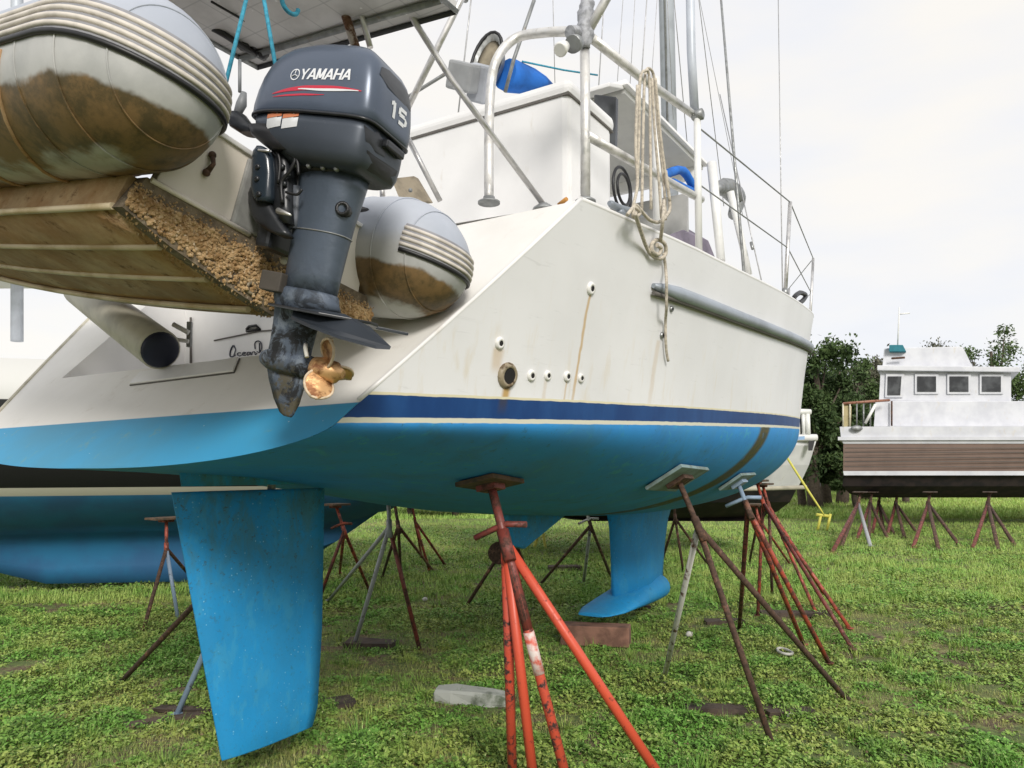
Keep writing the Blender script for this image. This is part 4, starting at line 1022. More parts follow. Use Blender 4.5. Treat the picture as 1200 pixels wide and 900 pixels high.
# propeller: hub and three pitched blades
gp = Gr('bronze_propeller', .38, .55)
gp.col(gp.mix(gp.rng(gp.noise(22, 6, .7), .42, .60), (.72, .43, .20), (.24, .10, .04))); gp.bump(gp.noise(60, 4), .3, .003); M['prop'] = gp.m
M['rim'] = simple('calcified_rim', (.70, .56, .40), .8, var=.3, sc=30)
pr = MB().lathe((.115, 0, gz), (1, 0, 0), [(0, .033), (.02, .036), (.07, .031), (.08, .02), (.095, .012)], 18).build('propeller', M['prop'], om)
for k in range(3):
    b = MB(); q0 = rad(235 + 120 * k); R_ = []
    for i in range(9):
        r = .026 + .070 * i / 8; wd = .085 * math.sin(math.pi * min(1, (.22 + .76 * i / 8))) ** .7; pitch = rad(62 - 30 * i / 8)
        row = []
        for j in range(7):
            w_ = (j / 6 - .5) * wd * 1.25; an = q0 + w_ * math.cos(math.pi / 2 - pitch) / r * .62
            xx = .155 + w_ * math.cos(pitch) + .012 * (i / 8) + .010 * math.cos(w_ / wd * 3)
            row.append(Vector((xx, r * math.cos(an), gz + r * math.sin(an))))
        R_.append(row)
    n_b = len(R_)
    b.rings(R_, False, False, True, wrap=False)
    b.rings([[v + Vector((.004, 0, 0)) for v in row] for row in R_], False, False, True, wrap=False)
    ed = [R_[i][0] for i in range(n_b)] + [R_[-1][j] for j in range(7)] + [R_[i][6] for i in range(n_b - 1, -1, -1)]
    pb_ = b.build('propeller_blade', M['prop'], pr, fix=False)
    MB().tube([v + Vector((.002, 0, 0)) for v in ed], .0042, 5).build('blade_rim', M['rim'], pb_)
MB().tube(spline([(.09, -.03, -.50), (.105, -.05, -.51), (.12, -.055, -.535)], 4), .006, 6).build('trim_tab', M['bone'], lu)
# clamp bracket, tilt parts, hoses, tiller
bk = MB().box((-.10, 0, -.13), (.05, .13, .25)).build('clamp_bracket', M['black_pl'], om, bevel=.012)
def blob(rows_, name, m, par, Y, ay=.02):
    R_ = []
    for xl, xr, y in rows_:
        a = EP(xl, y, Y); b_ = EP(xr, y, Y); c = (a + b_) / 2; hw = (b_ - a).length / 2; d_ = (b_ - a).normalized()
        R_.append([c + d_ * math.copysign(abs(math.cos(q)) ** .7, math.cos(q)) * hw + Vector((0, 1, 0)) * math.copysign(abs(math.sin(q)) ** .7, math.sin(q)) * ay for q in [2 * math.pi * j / 16 for j in range(16)]])
    return MB().rings(R_).build(name, m, par)
gb = simple('glossy_bracket', (.022, .032, .045), .2)
blob([(304, 313, 174), (299, 318, 179), (297, 321, 190), (297, 322, 205), (296, 321, 220), (299, 321, 232), (304, 318, 238)], 'bracket_cover', gb, om, -.085, .022)
blob([(296, 305, 222), (293, 312, 228), (293, 320, 240), (296, 326, 252), (302, 334, 262), (316, 340, 272), (330, 342, 278)], 'clamp_arm', M['black_pl'], om, -.07, .02)
blob([(322, 336, 176), (322, 343, 190), (323, 345, 215), (324, 345, 245), (330, 346, 265)], 'swivel_housing', M['black_pl'], om, -.05, .03)
blob([(296, 330, 152), (300, 345, 162), (312, 350, 172), (325, 352, 182)], 'steering_bracket', M['black'], om, -.06, .045)
blob([(270, 286, 134), (268, 292, 142), (272, 300, 150), (285, 308, 158)], 'tiller_arm', M['black_pl'], om, -.05, .025)
for (x, y, r) in ((303, 196, .006), (302, 210, .006), (304, 228, .0065), (331, 196, .007), (334, 216, .006), (340, 205, .005)):
    MB().lathe(EP(x, y, -.105 if x < 320 else -.08), (0, -1, 0), [(0, r * 1.4), (.006, r * 1.3), (.009, r * .7)], 10).build('bracket_bolt', M['black_pl'], bk)
for pts_, r in (([(340, 168), (346, 185), (340, 200), (330, 214), (331, 238)], .0055), ([(328, 172), (338, 180), (348, 188), (350, 205)], .005), ([(312, 160), (322, 172), (328, 190), (326, 215)], .005), ([(335, 225), (348, 228), (354, 222)], .004)):
    MB().tube([EP(*q[:2], -.088) for q in [tuple(v) for v in spline([(a_, b_, 0) for a_, b_ in pts_], 5)]], r, 8).build('control_hose', M['black'], om)
blob([(326, 352, 218), (327, 352, 226), (330, 350, 256), (334, 348, 268)], 'grey_bracket_plate', simple('bracket_grey', (.09, .10, .12), .5), om, -.045, .01)
MB().tube([EP(326, 247, -.10), EP(341, 252, -.115)], [.009, .003], 8).build('tilt_pin', M['steel'], bk)
MB().tube([EP(303, 176, -.105), EP(316, 177, -.108)], .004, 8).build('cover_glint_strip', M['steel'], om)
hk = MB().tube([EP(277, 136, -.02), EP(283, 122, -.02), EP(286, 108, -.02)], [.011, .016, .008], 10).tube([EP(281, 108, -.02), EP(281, 70, -.02)], .005, 8)
hk.build('shift_lever', simple('lever_grey', (.22, .23, .24), .5), om)
MB().box((-.045, -.04, -.345), (.07, .05, .055)).build('anode_block', simple('stained_casting', (.07, .06, .05), .8, var=.4), om, bevel=.004)
# blue falls to the davits
fr = empty('davit_rope', P(284, 40, 2.1), 'pair of blue ropes in a narrow V holding up the dinghy beside the motor', 'rope')
for a, b in (((303, -60), (262, 108)), ((299, -60), (323, 78))):
    MB().tube([P(*a, 2.25), P((a[0] + b[0]) / 2, (a[1] + b[1]) / 2, 2.2), P(*b, 2.15)], .0062, 8).build('rope_leg', M['rope_blue'], fr, world=True)

# ================================================================ JACK STANDS
def stand(label, head, feet, mats, collar=None, pad=(.34, .26), padm='ply', handle=True, n_=None, legr=.019, rodr=.017, group='jack stands holding up the boats', name='jack_stand', cat='jack stand', padrot=0., hmat=None, hook=None):
    head = Vector(head); base = sum((Vector(f) for f in feet), Vector()) / len(feet); base.z = 0
    E_ = empty(name, Vector(base), label, cat, group)
    cen = base.copy(); cen.z = 0
    if collar is None: collar = head.lerp(cen, .30)
    collar = Vector(collar); ax = (head - collar).normalized()
    MB().tube([collar - ax * .12, head - ax * .03], rodr, 10).build('screw_rod', M[hmat or mats[0]], E_, world=True)
    MB().tube([collar - ax * .13, collar + ax * .02], rodr * 1.4, 10).build('collar', M[mats[0]], E_, world=True)
    for i, f in enumerate(feet):
        f = Vector(f); s_ = collar - ax * .04 + (f - collar).normalized() * .03
        d_ = (f - s_).normalized()
        lgm = M[mats[(i + 1) % len(mats)]] if len(mats) > 1 else M[mats[0]]
        L_ = MB().tube([s_, s_.lerp(f, .5), f + d_ * .015], legr, 10).build('leg', lgm, E_, world=True)
        MB().tube([f + Vector((0, 0, .004)), f + Vector((0, 0, .012))], legr * 2.0, 10).build('foot_plate', lgm, L_, world=True)
    if handle:
        sdv = ax.cross(Vector((.3, 1, .0))).normalized()
        hp_ = collar + ax * .04
        MB().tube([hp_ - sdv * .13 - Vector((0, 0, .035)), hp_ - sdv * .03, hp_ + sdv * .03, hp_ + sdv * .14 - Vector((0, 0, .01))], .0145, 8).build('turning_handle', M[hmat or mats[-1]], E_, world=True)
    n_ = Vector(n_) if n_ else Vector((0, 0, -1))
    t1 = AX - n_ * AX.dot(n_); t1.normalize(); t2 = n_.cross(t1)
    R_ = Matrix((t1, t2, n_)).transposed()
    if padrot: R_ = R_ @ Matrix.Rotation(padrot, 3, 'Z')
    pd_ = MB().box(head + n_ * .012, (pad[0], pad[1], .022), R_).build('pad', M[padm], E_, world=True, bevel=.003)
    MB().box(head + n_ * .035, (pad[0] * .34, pad[1] * .5, .03), R_).build('pad_bracket', M[hmat or mats[0]], E_, world=True, bevel=.004)
    return E_
def hullhead(px, py, lift=.0):
    h, n = HIT(px, py); return BM @ h + (BM.to_3x3() @ n) * .004, (BM.to_3x3() @ n).normalized()
h1, n1 = hullhead(574, 562)
E1 = stand('bright orange jack stand in the foreground with a brown plywood pad under the hull', h1, [G(628, 938), G(601, 925), G(672, 945), G(790, 935)], ['maroon', 'orange', 'orange2', 'orange2', 'orange'], P(590, 626, (BM @ HIT(574, 562)[0]).y - .10), (.27, .22), 'ply', n_=n1, legr=.0235, rodr=.021, hmat='maroon')
cA = P(590, 626, (BM @ HIT(574, 562)[0]).y - .10); lF = G(672, 945)
cA = cA - (h1 - cA).normalized() * .04
MB().tube([cA.lerp(lF, u) for u in (.0, .15, .33)], .0245, 12).build('leg_sleeve', M['maroon'], E1, world=True)
MB().tube([cA.lerp(lF, u) for u in (.34, .42, .50)], .0262, 12).build('worn_label', M['sticker'], E1, world=True)
h2, n2 = hullhead(793, 558)
stand('rusty jack stand with one pale leg, next along the hull after the orange one', h2, [G(905, 873), G(992, 820), G(777, 800)], ['rust', 'rust', 'rust', 'greywhite'], P(815, 610, h2.y - .1), (.46, .26), 'ply_pale', handle=False, n_=n2, legr=.0185)
h3, n3 = hullhead(863, 562)
stand('brown jack stand with a pale blue crossbar near the bow', h3, [G(942, 756), G(866, 742), G(972, 778)], ['rust', 'redrust', 'maroon', 'redrust'], P(874, 590, h3.y - .1), (.40, .2), 'ply_pale', n_=n3, legr=.019, hmat='bluegrey')
stand('dark red jack stand nearest the bow whose long legs end beside the brown boat', P(886, 562, 8.3), [G(1000, 762), G(996, 737), G(888, 722)], ['redrust', 'maroon', 'redrust'], P(893, 585, 8.2), (.3, .2), 'ply', handle=False, legr=.019)
stand('second dark red jack stand close behind the bow stand, its legs standing more upright', P(893, 566, 9.0), [G(958, 722), G(905, 700), G(968, 700)], ['redrust', 'redrust', 'rust'], P(900, 590, 8.95), (.3, .2), 'ply', handle=False, legr=.0185)
stand('short red stand with a yellow patch between the bow jacks and the white boat', P(885, 590, 11.0), [G(908, 668), G(925, 660), G(878, 660)], ['redrust', 'rust'], P(888, 604, 11.0), (.3, .2), 'ply', handle=False, legr=.019)
stand('thin rusty stand seen just right of the keel', P(790, 584, 11.5), [G(801, 670), G(775, 660), G(830, 662)], ['rust', 'rust'], P(791, 604, 11.5), (.3, .2), 'ply', handle=False, legr=.02)
# port side supports, seen beneath the hull
stand('galvanised jack stand with thick pale legs seen between rudder and orange jack', P(455, 582, 6.5), [G(415, 757), G(492, 762), G(385, 704)], ['galv', 'galv', 'maroon', 'galv'], P(456, 612, 6.45), (.3, .2), 'ply', handle=False, legr=.0185)
stand('dark red jack stand under the blue neighbouring hull, right of the rudder', P(393, 590, 8.6), [G(432, 690), G(372, 708), G(398, 672)], ['redrust', 'redrust', 'maroon'], P(402, 618, 8.6), (.28, .2), 'ply', legr=.019, hmat='redrust')
stand('rust red jack stand in the grass left of the pair, leaning right', P(462, 586, 8.4), [G(507, 668), G(470, 676), G(448, 676)], ['rust', 'maroon', 'rust'], P(466, 612, 8.4), (.26, .2), 'ply', handle=False, legr=.0185)
stand('smaller red stand farthest back in the grass beyond the galvanised one', P(482, 588, 11.5), [G(521, 661), G(503, 668), G(494, 652)], ['redrust', 'redrust'], P(486, 608, 11.5), (.26, .2), 'ply', handle=False, legr=.02)
stand('grey pipe stand with a white turning bar left of the keel', P(683, 586, 9.6), [G(633, 685), G(684, 683), G(716, 676)], ['rust', 'rust', 'galv', 'rust'], P(691, 612, 9.5), (.26, .2), 'ply', legr=.02, hmat='greywhite')
stand('thin dark stand partly hidden behind the orange jack', P(600, 596, 8.3), [G(546, 711), G(588, 709), G(623, 682)], ['maroon', 'rust', 'galv', 'maroon'], P(600, 622, 8.3), (.26, .2), 'ply', handle=False, legr=.02)
stand('jack stand behind the rudder with one brown and one blue grey leg', P(300, 588, 4.95), [G(139, 802), G(207, 838), G(352, 770)], ['rust', 'rust', 'bluegrey', 'rust'], P(296, 630, 4.95), (.26, .2), 'ply', handle=False, legr=.0185)
stand('stand with a red head and pale blue leg against the blue neighbouring hull', P(195, 606, 8.0), [G(168, 738), G(209, 728), G(236, 690)], ['redrust', 'rust', 'bluegrey', 'rust'], P(195, 638, 8.0), (.36, .2), 'ply', handle=False, legr=.019)
sgn = empty('round_plate', P(585, 648, 8.2), 'rusty round steel plate hanging on a stand behind the orange jack', 'plate')
MB().lathe(P(585, 648, 8.2), (.1, -1, .1), [(0, .12), (.012, .12)], 20).build('disc', M['rust'], sgn, world=True)

# ---- timber, stones, litter in the grass
def thing(mb, name, m, label, cat, group=None, bevel=.01):
    c = sum(mb.v, Vector()) / len(mb.v); c.z = min(v.z for v in mb.v)
    vs = [v - c for v in mb.v]; mb.v = vs; o = mb.build(name, m, None, bevel=bevel); o.location = c; tag(o, label, cat, group); return o
R0 = Matrix.Rotation(rad(-8), 3, 'Z')
kbc = G(697, 757); kbc.z = .085
thing(MB().box(kbc + Vector((0.02, .09, 0)), (.60, .22, .17), Matrix.Rotation(rad(-13), 3, 'Z')).jitter(.006), 'keel_block', M['block_red'], 'brown timber block lying under the tip of the keel', 'timber block')
sc_ = G(548, 824)
stn = MB(); ring0 = []
prof = [(-.27, .02, .02), (-.24, .07, .075), (-.12, .10, .085), (.02, .09, .075), (.14, .09, .07), (.22, .07, .06), (.25, .05, .05)]
for x, hy, hz in prof:
    ring0.append([sc_ + Matrix.Rotation(rad(-12), 3, 'Z') @ Vector((x, hy * math.copysign(abs(math.cos(q)) ** .5, math.cos(q)) * random.uniform(.9, 1.1) + .1, max(-.03, -.005 + hz * math.copysign(abs(math.sin(q)) ** .45, math.sin(q)) * random.uniform(.9, 1.08)))) for q in [2 * math.pi * j / 14 for j in range(14)]])
stn.rings(ring0, sm=False); thing(stn, 'kerb_stone', M['stone'], 'pale broken slab of stone half sunk in the weeds beside the orange jack', 'stone', bevel=0)
def plank(px, py, L, W, H, rot, m, label):
    c = G(px, py); c.z = H / 2 - .008
    return thing(MB().box(c, (L, W, H), Matrix.Rotation(rad(rot), 3, 'Z')).jitter(.014), 'timber_plank', M[m], label, 'timber', 'timber scraps in the grass', .004)
plank(195, 845, .46, .07, .03, 32, 'wood_dark', 'thin brown timber strip crossing the grass left of the rudder')
plank(228, 834, .50, .10, .035, -8, 'wood_dark', 'dark timber under the blue grey stand leg beside the rudder')
plank(436, 757, .44, .20, .05, -10, 'wood_dark', 'dark wooden pad under the thick galvanised leg')
plank(388, 826, .28, .22, .03, 20, 'wood_dark', 'damp board in the bare soil right of the rudder')
plank(860, 832, .62, .14, .035, -4, 'wood_dark', 'half buried board left of the rusty stand leg foot')
plank(925, 836, .32, .12, .03, 8, 'wood_dark', 'short dark board right of the rusty stand leg')
plank(848, 730, .40, .2, .04, 4, 'wood_dark', 'dark board near the upright red leg')
plank(930, 722, .70, .12, .05, -4, 'wood_dark', 'long grey board under the bow stands')
plank(662, 668, .50, .2, .07, 5, 'wood_dark', 'weathered block in the grass between orange jack and keel')
plank(745, 712, .3, .18, .05, 10, 'wood_dark', 'small block under the keel foot')
lo = MB(); c = G(919, 768); c.z = .015
lo.tube([c + Vector((.05 * math.cos(q) * (1 - .2 * math.sin(q)), .11 * math.sin(q), .02)) for q in [2 * math.pi * j / 16 for j in range(17)]], .012, 6, cap=False)
thing(lo, 'rope_loop', M['bone'], 'small white loop lying in the grass right of the rusty stand', 'loop', bevel=0)
for (px, py, r, lab) in [(808, 746, .035, 'white round pebble near the rusty stand legs'), (498, 704, .03, 'small white shell in the grass left of the orange jack'), (927, 842, .025, 'tiny white chip beside the foot of the rusty stand')]:
    c = G(px, py); c.z = r * .6
    thing(MB().ball(c, r, 9, (1.1, .8, .8)).jitter(r * .08), 'pebble', M['bone'], lab, 'pebble', bevel=0)

# ================================================================ NEIGHBOURING BOATS
def loft_hull(root, sections, m, name='hull', world=True):
    return MB().rings(sections, True, True).build(name, m, root, world=world)
# blue bottomed sailing boat, left behind
nb = empty('neighbour_sailing_boat', P(150, 700, 9.6), 'long keeled boat with dark topsides, pale stripe and blue bottom behind the rudder', 'sailing boat')
def nb_mat():
    g = Gr('neighbour_paint', .6); X, Y, Z = g.sep()
    b = g.mix(g.rng(g.noise(1.5, 6, .6), .35, .65), (.024, .17, .34), (.03, .12, .26))
    c = g.mix(g.rng(Z, 1.235, 1.24), b, (.50, .48, .40)); c = g.mix(g.rng(Z, 1.33, 1.335), c, (.004, .004, .005)); c = g.mix(g.rng(Z, 2.3, 2.31), c, (.6, .6, .58))  # black topsides deepened further: the shade they lie in is put into the colour
    g.col(c); return g.m
secs = []
nd = Vector((.93, .37, 0)).normalized(); npv = Vector((.37, -.93, 0))
for u, B_, keel in [(0, .05, 1.28), (.06, .6, 1.1), (.2, 1.3, .72), (.4, 1.6, .1), (.6, 1.65, .03), (.70, 1.6, .08), (.77, 1.35, .5), (.84, 1.1, .95), (.90, .8, 1.2), (.95, .3, 1.34)]:
    c = P(-420, 560, 8.4) + nd * (9.7 * u); c.z = 0
    sec = []
    for s_, z in [(1, 2.75), (.98, 2.3), (.95, 1.8), (.88, 1.40), (.70, 1.15), (.40, .86), (.16, .74), (.09, .6), (.07, .3), (.05, .0)]:
        zz = max(z, keel) if z < 1.3 else z
        sec.append((s_ * B_, zz))
    ring = [c + npv * s_ + Vector((0, 0, z)) for s_, z in sec] + [c - npv * s_ + Vector((0, 0, z)) for s_, z in sec[::-1]]
    secs.append(ring)
bb = MB().rings(secs, True, True); I_ = MW[nb.name].inverted()
hn = bb.build('hull', None, nb, world=True)
gm = nb_mat(); hn.data.materials.append(gm)
nb.matrix_world = Matrix.Translation(P(150, 700, 9.6) * 1.0); 
NBZ = P(150, 700, 9.6).z
# (the paint zones are measured in the boat's own frame)
for n in gm.node_tree.nodes:
    if n.type == 'MAP_RANGE' and n.inputs[1].default_value > 1.2:
        n.inputs[1].default_value -= NBZ; n.inputs[2].default_value -= NBZ
MB().box(P(40, 300, 9.3) , (2.0, 1.4, .5)).build('cabin', M['gel'], nb, world=True, bevel=.05)
MB().tube([P(20, 400, 9.5), P(20, -500, 9.5)], .07, 10).build('mast', M['mast'], nb, world=True)

def far_boat(name, label, px0, px1, D, rows, depth, parts=(), cat='boat', rake=(0, 0)):
    """hull seen broadside: rows = (photo y, half-length factor shift left, shift right, colour, set-back)"""
    root = empty(name, P((px0 + px1) / 2, 560, D), label, cat)
    R_ = []
    return root
# white motor boat with black bottom behind the bow
wb = empty('white_motor_boat', P(900, 560, 13), 'white motor boat with a black bottom half hidden behind the yacht bow', 'motor boat')
def slab(pts_near, depth, dirv, root, name, m, bevel=.02, rings=None):
    near = [Vector(p) for p in pts_near]; far = [p + dirv * depth for p in near]
    n = len(near); b = MB(); b.add(near + far, [tuple(range(n))[::-1], tuple(range(n, 2 * n))] + [(i, (i + 1) % n, n + (i + 1) % n, n + i) for i in range(n)])
    return b.build(name, m, root, world=True, bevel=bevel)
def curved(px_rows, D, depth, root, name, m, bul=.25, world=True):
    """hull side lofted from rows of (x_left, x_right, y) photo points, rounded in plan towards the ends"""
    R_ = []
    for (xl, xr, y, inset) in px_rows:
        a = P(xl, y, D); b = P(xr, y, D); L = b - a; nrm_ = Vector((L.y, -L.x, 0)).normalized(); nrm_ = -nrm_ if nrm_.y > 0 else nrm_
        near = [a + L * (i / 10) + nrm_ * (bul * math.sin(math.pi * i / 10) ** .6 - inset) for i in range(11)]
        kx = (xl - 600) / FOC * 1.1
        far = [b + Vector((kx * depth, depth - inset, 0)), a + Vector((max(0, kx) * depth + .1, depth - inset, 0))]
        R_.append(near + far)
    return MB().rings(R_, True, True, sm=False).build(name, m, root, world=world)
M['blackbot'] = simple('black_antifouling', (.014, .012, .014), .7, c2=(.035, .025, .025), sc=4)
M['whitehull'] = gelcoat('weathered_white_hull', (.74, .74, .75), (.64, .64, .66))
curved([(560, 958, 512, 0), (560, 955, 522, 0), (560, 952, 545, .15), (560, 948, 562, .3), (560, 944, 574, .4)], 13, 3.0, wb, 'hull_side', M['whitehull'])
MB().tube([P(560, 514, 12.9), P(957, 513, 12.9)], .06, 8).build('rub_rail', M['gel'], wb, world=True)
MB().tube([P(700, 578, 12.8), P(945, 571, 12.85)], .035, 8).build('waterline_stripe', simple('sandy_stripe', (.45, .42, .33), .8), wb, world=True)
curved([(560, 943, 575, .4), (560, 941, 590, .6), (620, 934, 604, 1.0), (680, 900, 616, 1.5)], 13, 2.6, wb, 'hull_bottom', M['blackbot'])
MB().box(P(600, 470, 14.5), (3.5, 1.8, 1.0)).build('cabin', M['gel'], wb, world=True, bevel=.1)
for k, x in enumerate((931, 936, 942, 947)):
    MB().tube([P(x, 512, 12.9), P(x - 1, 484, 12.9)], .045 if k in (0, 3) else .03, 6).build('rail_slat', M['white_pipe'], wb, world=True)
slab([P(933, 486, 13.0), P(945, 486, 13.0), P(947, 508, 13.0), P(934, 508, 13.0)], .05, Vector((0, 1, 0)), wb, 'slot_panel', M['black'], 0)
MB().tube([P(925, 482, 12.9), P(950, 483, 12.9)], .05, 6).build('rail_cap', M['white_pipe'], wb, world=True)
slab([P(948, 517, 12.82), P(955, 516, 12.82), P(952, 528, 12.82), P(948, 528, 12.82)], .03, Vector((0, 1, 0)), wb, 'port_window', M['black'], 0)
slab([P(930, 512, 12.62), P(943, 511, 12.62), P(943, 515, 12.62), P(930, 516, 12.62)], .02, Vector((0, 1, 0)), wb, 'blue_name_panel', simple('pale_blue_mark', (.25, .4, .62), .6), 0)
ys = empty('yellow_strap', P(918, 530, 12.5), 'yellow strap running down from the white boat to the ground near the bow', 'strap')
MB().tube([P(917, 528, 12.6), P(945, 572, 12.4), P(961, 596, 12.3), P(966, 604, 12.3)], [.018, .02, .014, .01], 6).build('strap', M['yellow'], ys, world=True)
yo = empty('yellow_trestle', G(966, 622), 'small yellow trestle in the grass between the two boats', 'trestle')
for dx in (-8, 3): MB().tube([G(966 + dx, 622), G(966 + dx, 622) + Vector((.1, 0, .42))], .035, 6).build('leg', M['yellow'], yo, world=True)
MB().tube([G(957, 622) + Vector((0, 0, .4)), G(972, 622) + Vector((0, 0, .36))], .04, 6).build('crossbar', M['yellow'], yo, world=True)
yt = empty('yellow_stand', G(632, 640), 'yellow folding trestle seen far off under the hull', 'trestle')
for dx in (-6, 7): MB().tube([G(632 + dx, 643), G(635, 640) + Vector((0, .0, .5))], .03, 6).build('leg', M['yellow'], yt, world=True)
MB().tube([G(627, 640) + Vector((0, 0, .5)), G(645, 640) + Vector((0, 0, .5))], .035, 6).build('crossbar', M['yellow'], yt, world=True)

# trawler yacht at the right
tw = empty('motor_yacht', P(1100, 560, 20), 'white cabin motor yacht with brown hull band and black bottom on stands at the right', 'motor yacht')
M['brownband'] = simple('brown_hull_band', (.16, .105, .08), .6, var=.15, sc=2)
M['twwhite'] = gelcoat('motor_yacht_white', (.60, .61, .64), (.50, .51, .55), .4)
curved([(984, 1420, 500, 0), (986, 1420, 516, 0), (989, 1420, 520, .02)], 20, 4.2, tw, 'bulwark', M['twwhite'], .1)
curved([(989, 1420, 520, .04), (989, 1415, 536, .04), (989, 1400, 552, .05)], 20, 4.2, tw, 'hull_band', M['brownband'], .1)
curved([(988, 1400, 552, .0), (989, 1398, 557, .0)], 20, 4.2, tw, 'white_line', M['twwhite'], .12)
curved([(990, 1395, 557, .1), (993, 1380, 570, .3), (1010, 1340, 580, .7), (1040, 1300, 585, 1.2)], 20, 4.0, tw, 'hull_bottom', M['blackbot'], .1)
curved([(981, 1422, 512, -.05), (981, 1422, 516, -.05)], 20, 4.3, tw, 'rub_strake', M['twwhite'], .1)
for yy_ in (525, 530, 536, 541, 547):
    MB().tube([P(990, yy_, 19.85), P(1100, yy_, 19.85), P(1250, yy_, 19.9)], .010, 4).build('plank_seam', M['seam'], tw, world=True)
slab([P(1026, 470, 20.6), P(1420, 470, 20.6), P(1420, 500, 20.6), P(1024, 500, 20.6)], 3.0, Vector((.54, 1, 0)), tw, 'deck_wall', M['twwhite'])
slab([P(1032, 432, 20.9), P(1185, 434, 20.9), P(1185, 471, 20.9), P(1030, 470, 20.9)], 2.6, Vector((.54, 1, 0)), tw, 'cabin', M['twwhite'])
slab([P(1028, 428, 20.7), P(1195, 430, 20.7), P(1195, 436, 20.7), P(1028, 434, 20.7)], 3.0, Vector((.54, 1, 0)), tw, 'cabin_roof', M['twwhite'])
slab([P(1036, 408, 21.2), P(1128, 406, 21.2), P(1140, 430, 21.2), P(1034, 430, 21.2)], 2.0, Vector((.54, 1, 0)), tw, 'flybridge', M['twwhite'])
slab([P(1042, 404, 21.0), P(1058, 404, 21.0), P(1062, 412, 21.0), P(1042, 412, 21.0)], 1.0, Vector((.54, 1, 0)), tw, 'teal_cover', simple('teal_canvas', (.02, .17, .22), .8))
MB().tube([P(1045, 420, 21.0), P(1060, 419, 21.0)], .03, 6).build('rail_board', M['rust'], tw, world=True)
wnf = slab([P(1038, 438, 20.85), P(1060, 438, 20.85), P(1058, 466, 20.85), P(1037, 466, 20.85)], .1, Vector((.54, 1, 0)), tw, 'window', M['twwhite'])
slab([P(1040.5, 441, 20.83), P(1056.5, 441, 20.83), P(1055, 463, 20.83), P(1040, 463, 20.83)], .1, Vector((.54, 1, 0)), wnf, 'pane', M['dark_win'], 0)
for x0 in (1072, 1110, 1148):
    wq = slab([P(x0, 438, 20.85), P(x0 + 28, 438, 20.85), P(x0 + 28, 462, 20.85), P(x0, 462, 20.85)], .1, Vector((.54, 1, 0)), tw, 'window', M['twwhite'])
    slab([P(x0 + 3, 441, 20.83), P(x0 + 25, 441, 20.83), P(x0 + 25, 459, 20.83), P(x0 + 3, 459, 20.83)], .1, Vector((.54, 1, 0)), wq, 'pane', M['dark_win'], 0)
MB().tube([P(988, 473, 20), P(1026, 470, 20), P(1042, 469, 20.3)], .035, 6).build('rail_cap', rusty('brown_rail', (.3, .13, .08), .4), tw, world=True)
for x in (988, 996, 1004, 1012, 1020):
    MB().tube([P(x, 473, 20), P(x, 500, 20)], .02, 6).build('rail_post', M['trimcream'] if x < 1000 else M['dull'], tw, world=True)
slab([P(987, 474, 20.05), P(998, 476, 20.05), P(997, 499, 20.05), P(987, 501, 20.05)], .03, Vector((.54, 1, 0)), tw, 'yellowed_cloth', simple('yellowed_cloth', (.42, .36, .20), .9), 0)
MB().tube([P(1026, 474, 19.9), P(1014, 496, 19.9)], .04, 6).build('ladder', M['white_pipe'], tw, world=True)
MB().tube([P(1045, 470, 20.5), P(1045, 499, 20.5)], .025, 6).build('wall_seam', M['rust'], tw, world=True)
MB().ball(P(1004, 502, 19.9), .10, 8, (1.6, .6, .8)).build('anchor_roller', M['dull'], tw, world=True)
MB().tube([P(1052, 404, 21.4), P(1054, 360, 21.4)], .02, 6).tube([P(1054, 368, 21.4), P(1066, 367, 21.4)], .02, 6).build('antenna', M['white_pipe'], tw, world=True)
k = 0
for (hx, feet, D_, lab) in [(1008, [(975, 648), (985, 642), (1020, 640)], 18.6, 'left end'), (1022, [(1004, 632), (1018, 634), (1040, 630)], 20.5, 'near the left end'), (1032, [(1022, 625), (1036, 622), (1048, 626)], 22, 'behind its first pair'), (1052, [(1040, 626), (1060, 630), (1075, 625)], 21, 'at the middle'), (1090, [(1070, 642), (1100, 645), (1125, 640)], 18.6, 'right of the middle'), (1160, [(1140, 642), (1170, 645), (1190, 640)], 18.6, 'near the right edge')]:
    stand('small rusty stand under the brown banded motor yacht, ' + lab, P(hx, 576, D_), [G(*f) for f in feet], ['rust', 'maroon', 'rust', 'galv'][: 3 + (k == 0)], P(hx - 2, 588, D_), (.4, .3), 'wood_dark', handle=False, legr=.038, rodr=.035, group='stands under the motor yacht'); k += 1
wbx = empty('white_bin', G(975, 575.5), 'low white box on the grass far off between the two boats', 'box')
slab([P(966, 562, 42), P(986, 561, 42), P(988, 572, 42), P(966, 573, 42)], .8, Vector((0, 1, 0)), wbx, 'box_body', simple('far_white', (.5, .52, .56), .7), 0)
slab([P(966, 560, 41.9), P(987, 560, 41.9), P(987, 562.5, 41.9), P(966, 562.5, 41.9)], 1.0, Vector((0, 1, 0)), wbx, 'lid', simple('far_lid', (.40, .41, .43), .7), 0)
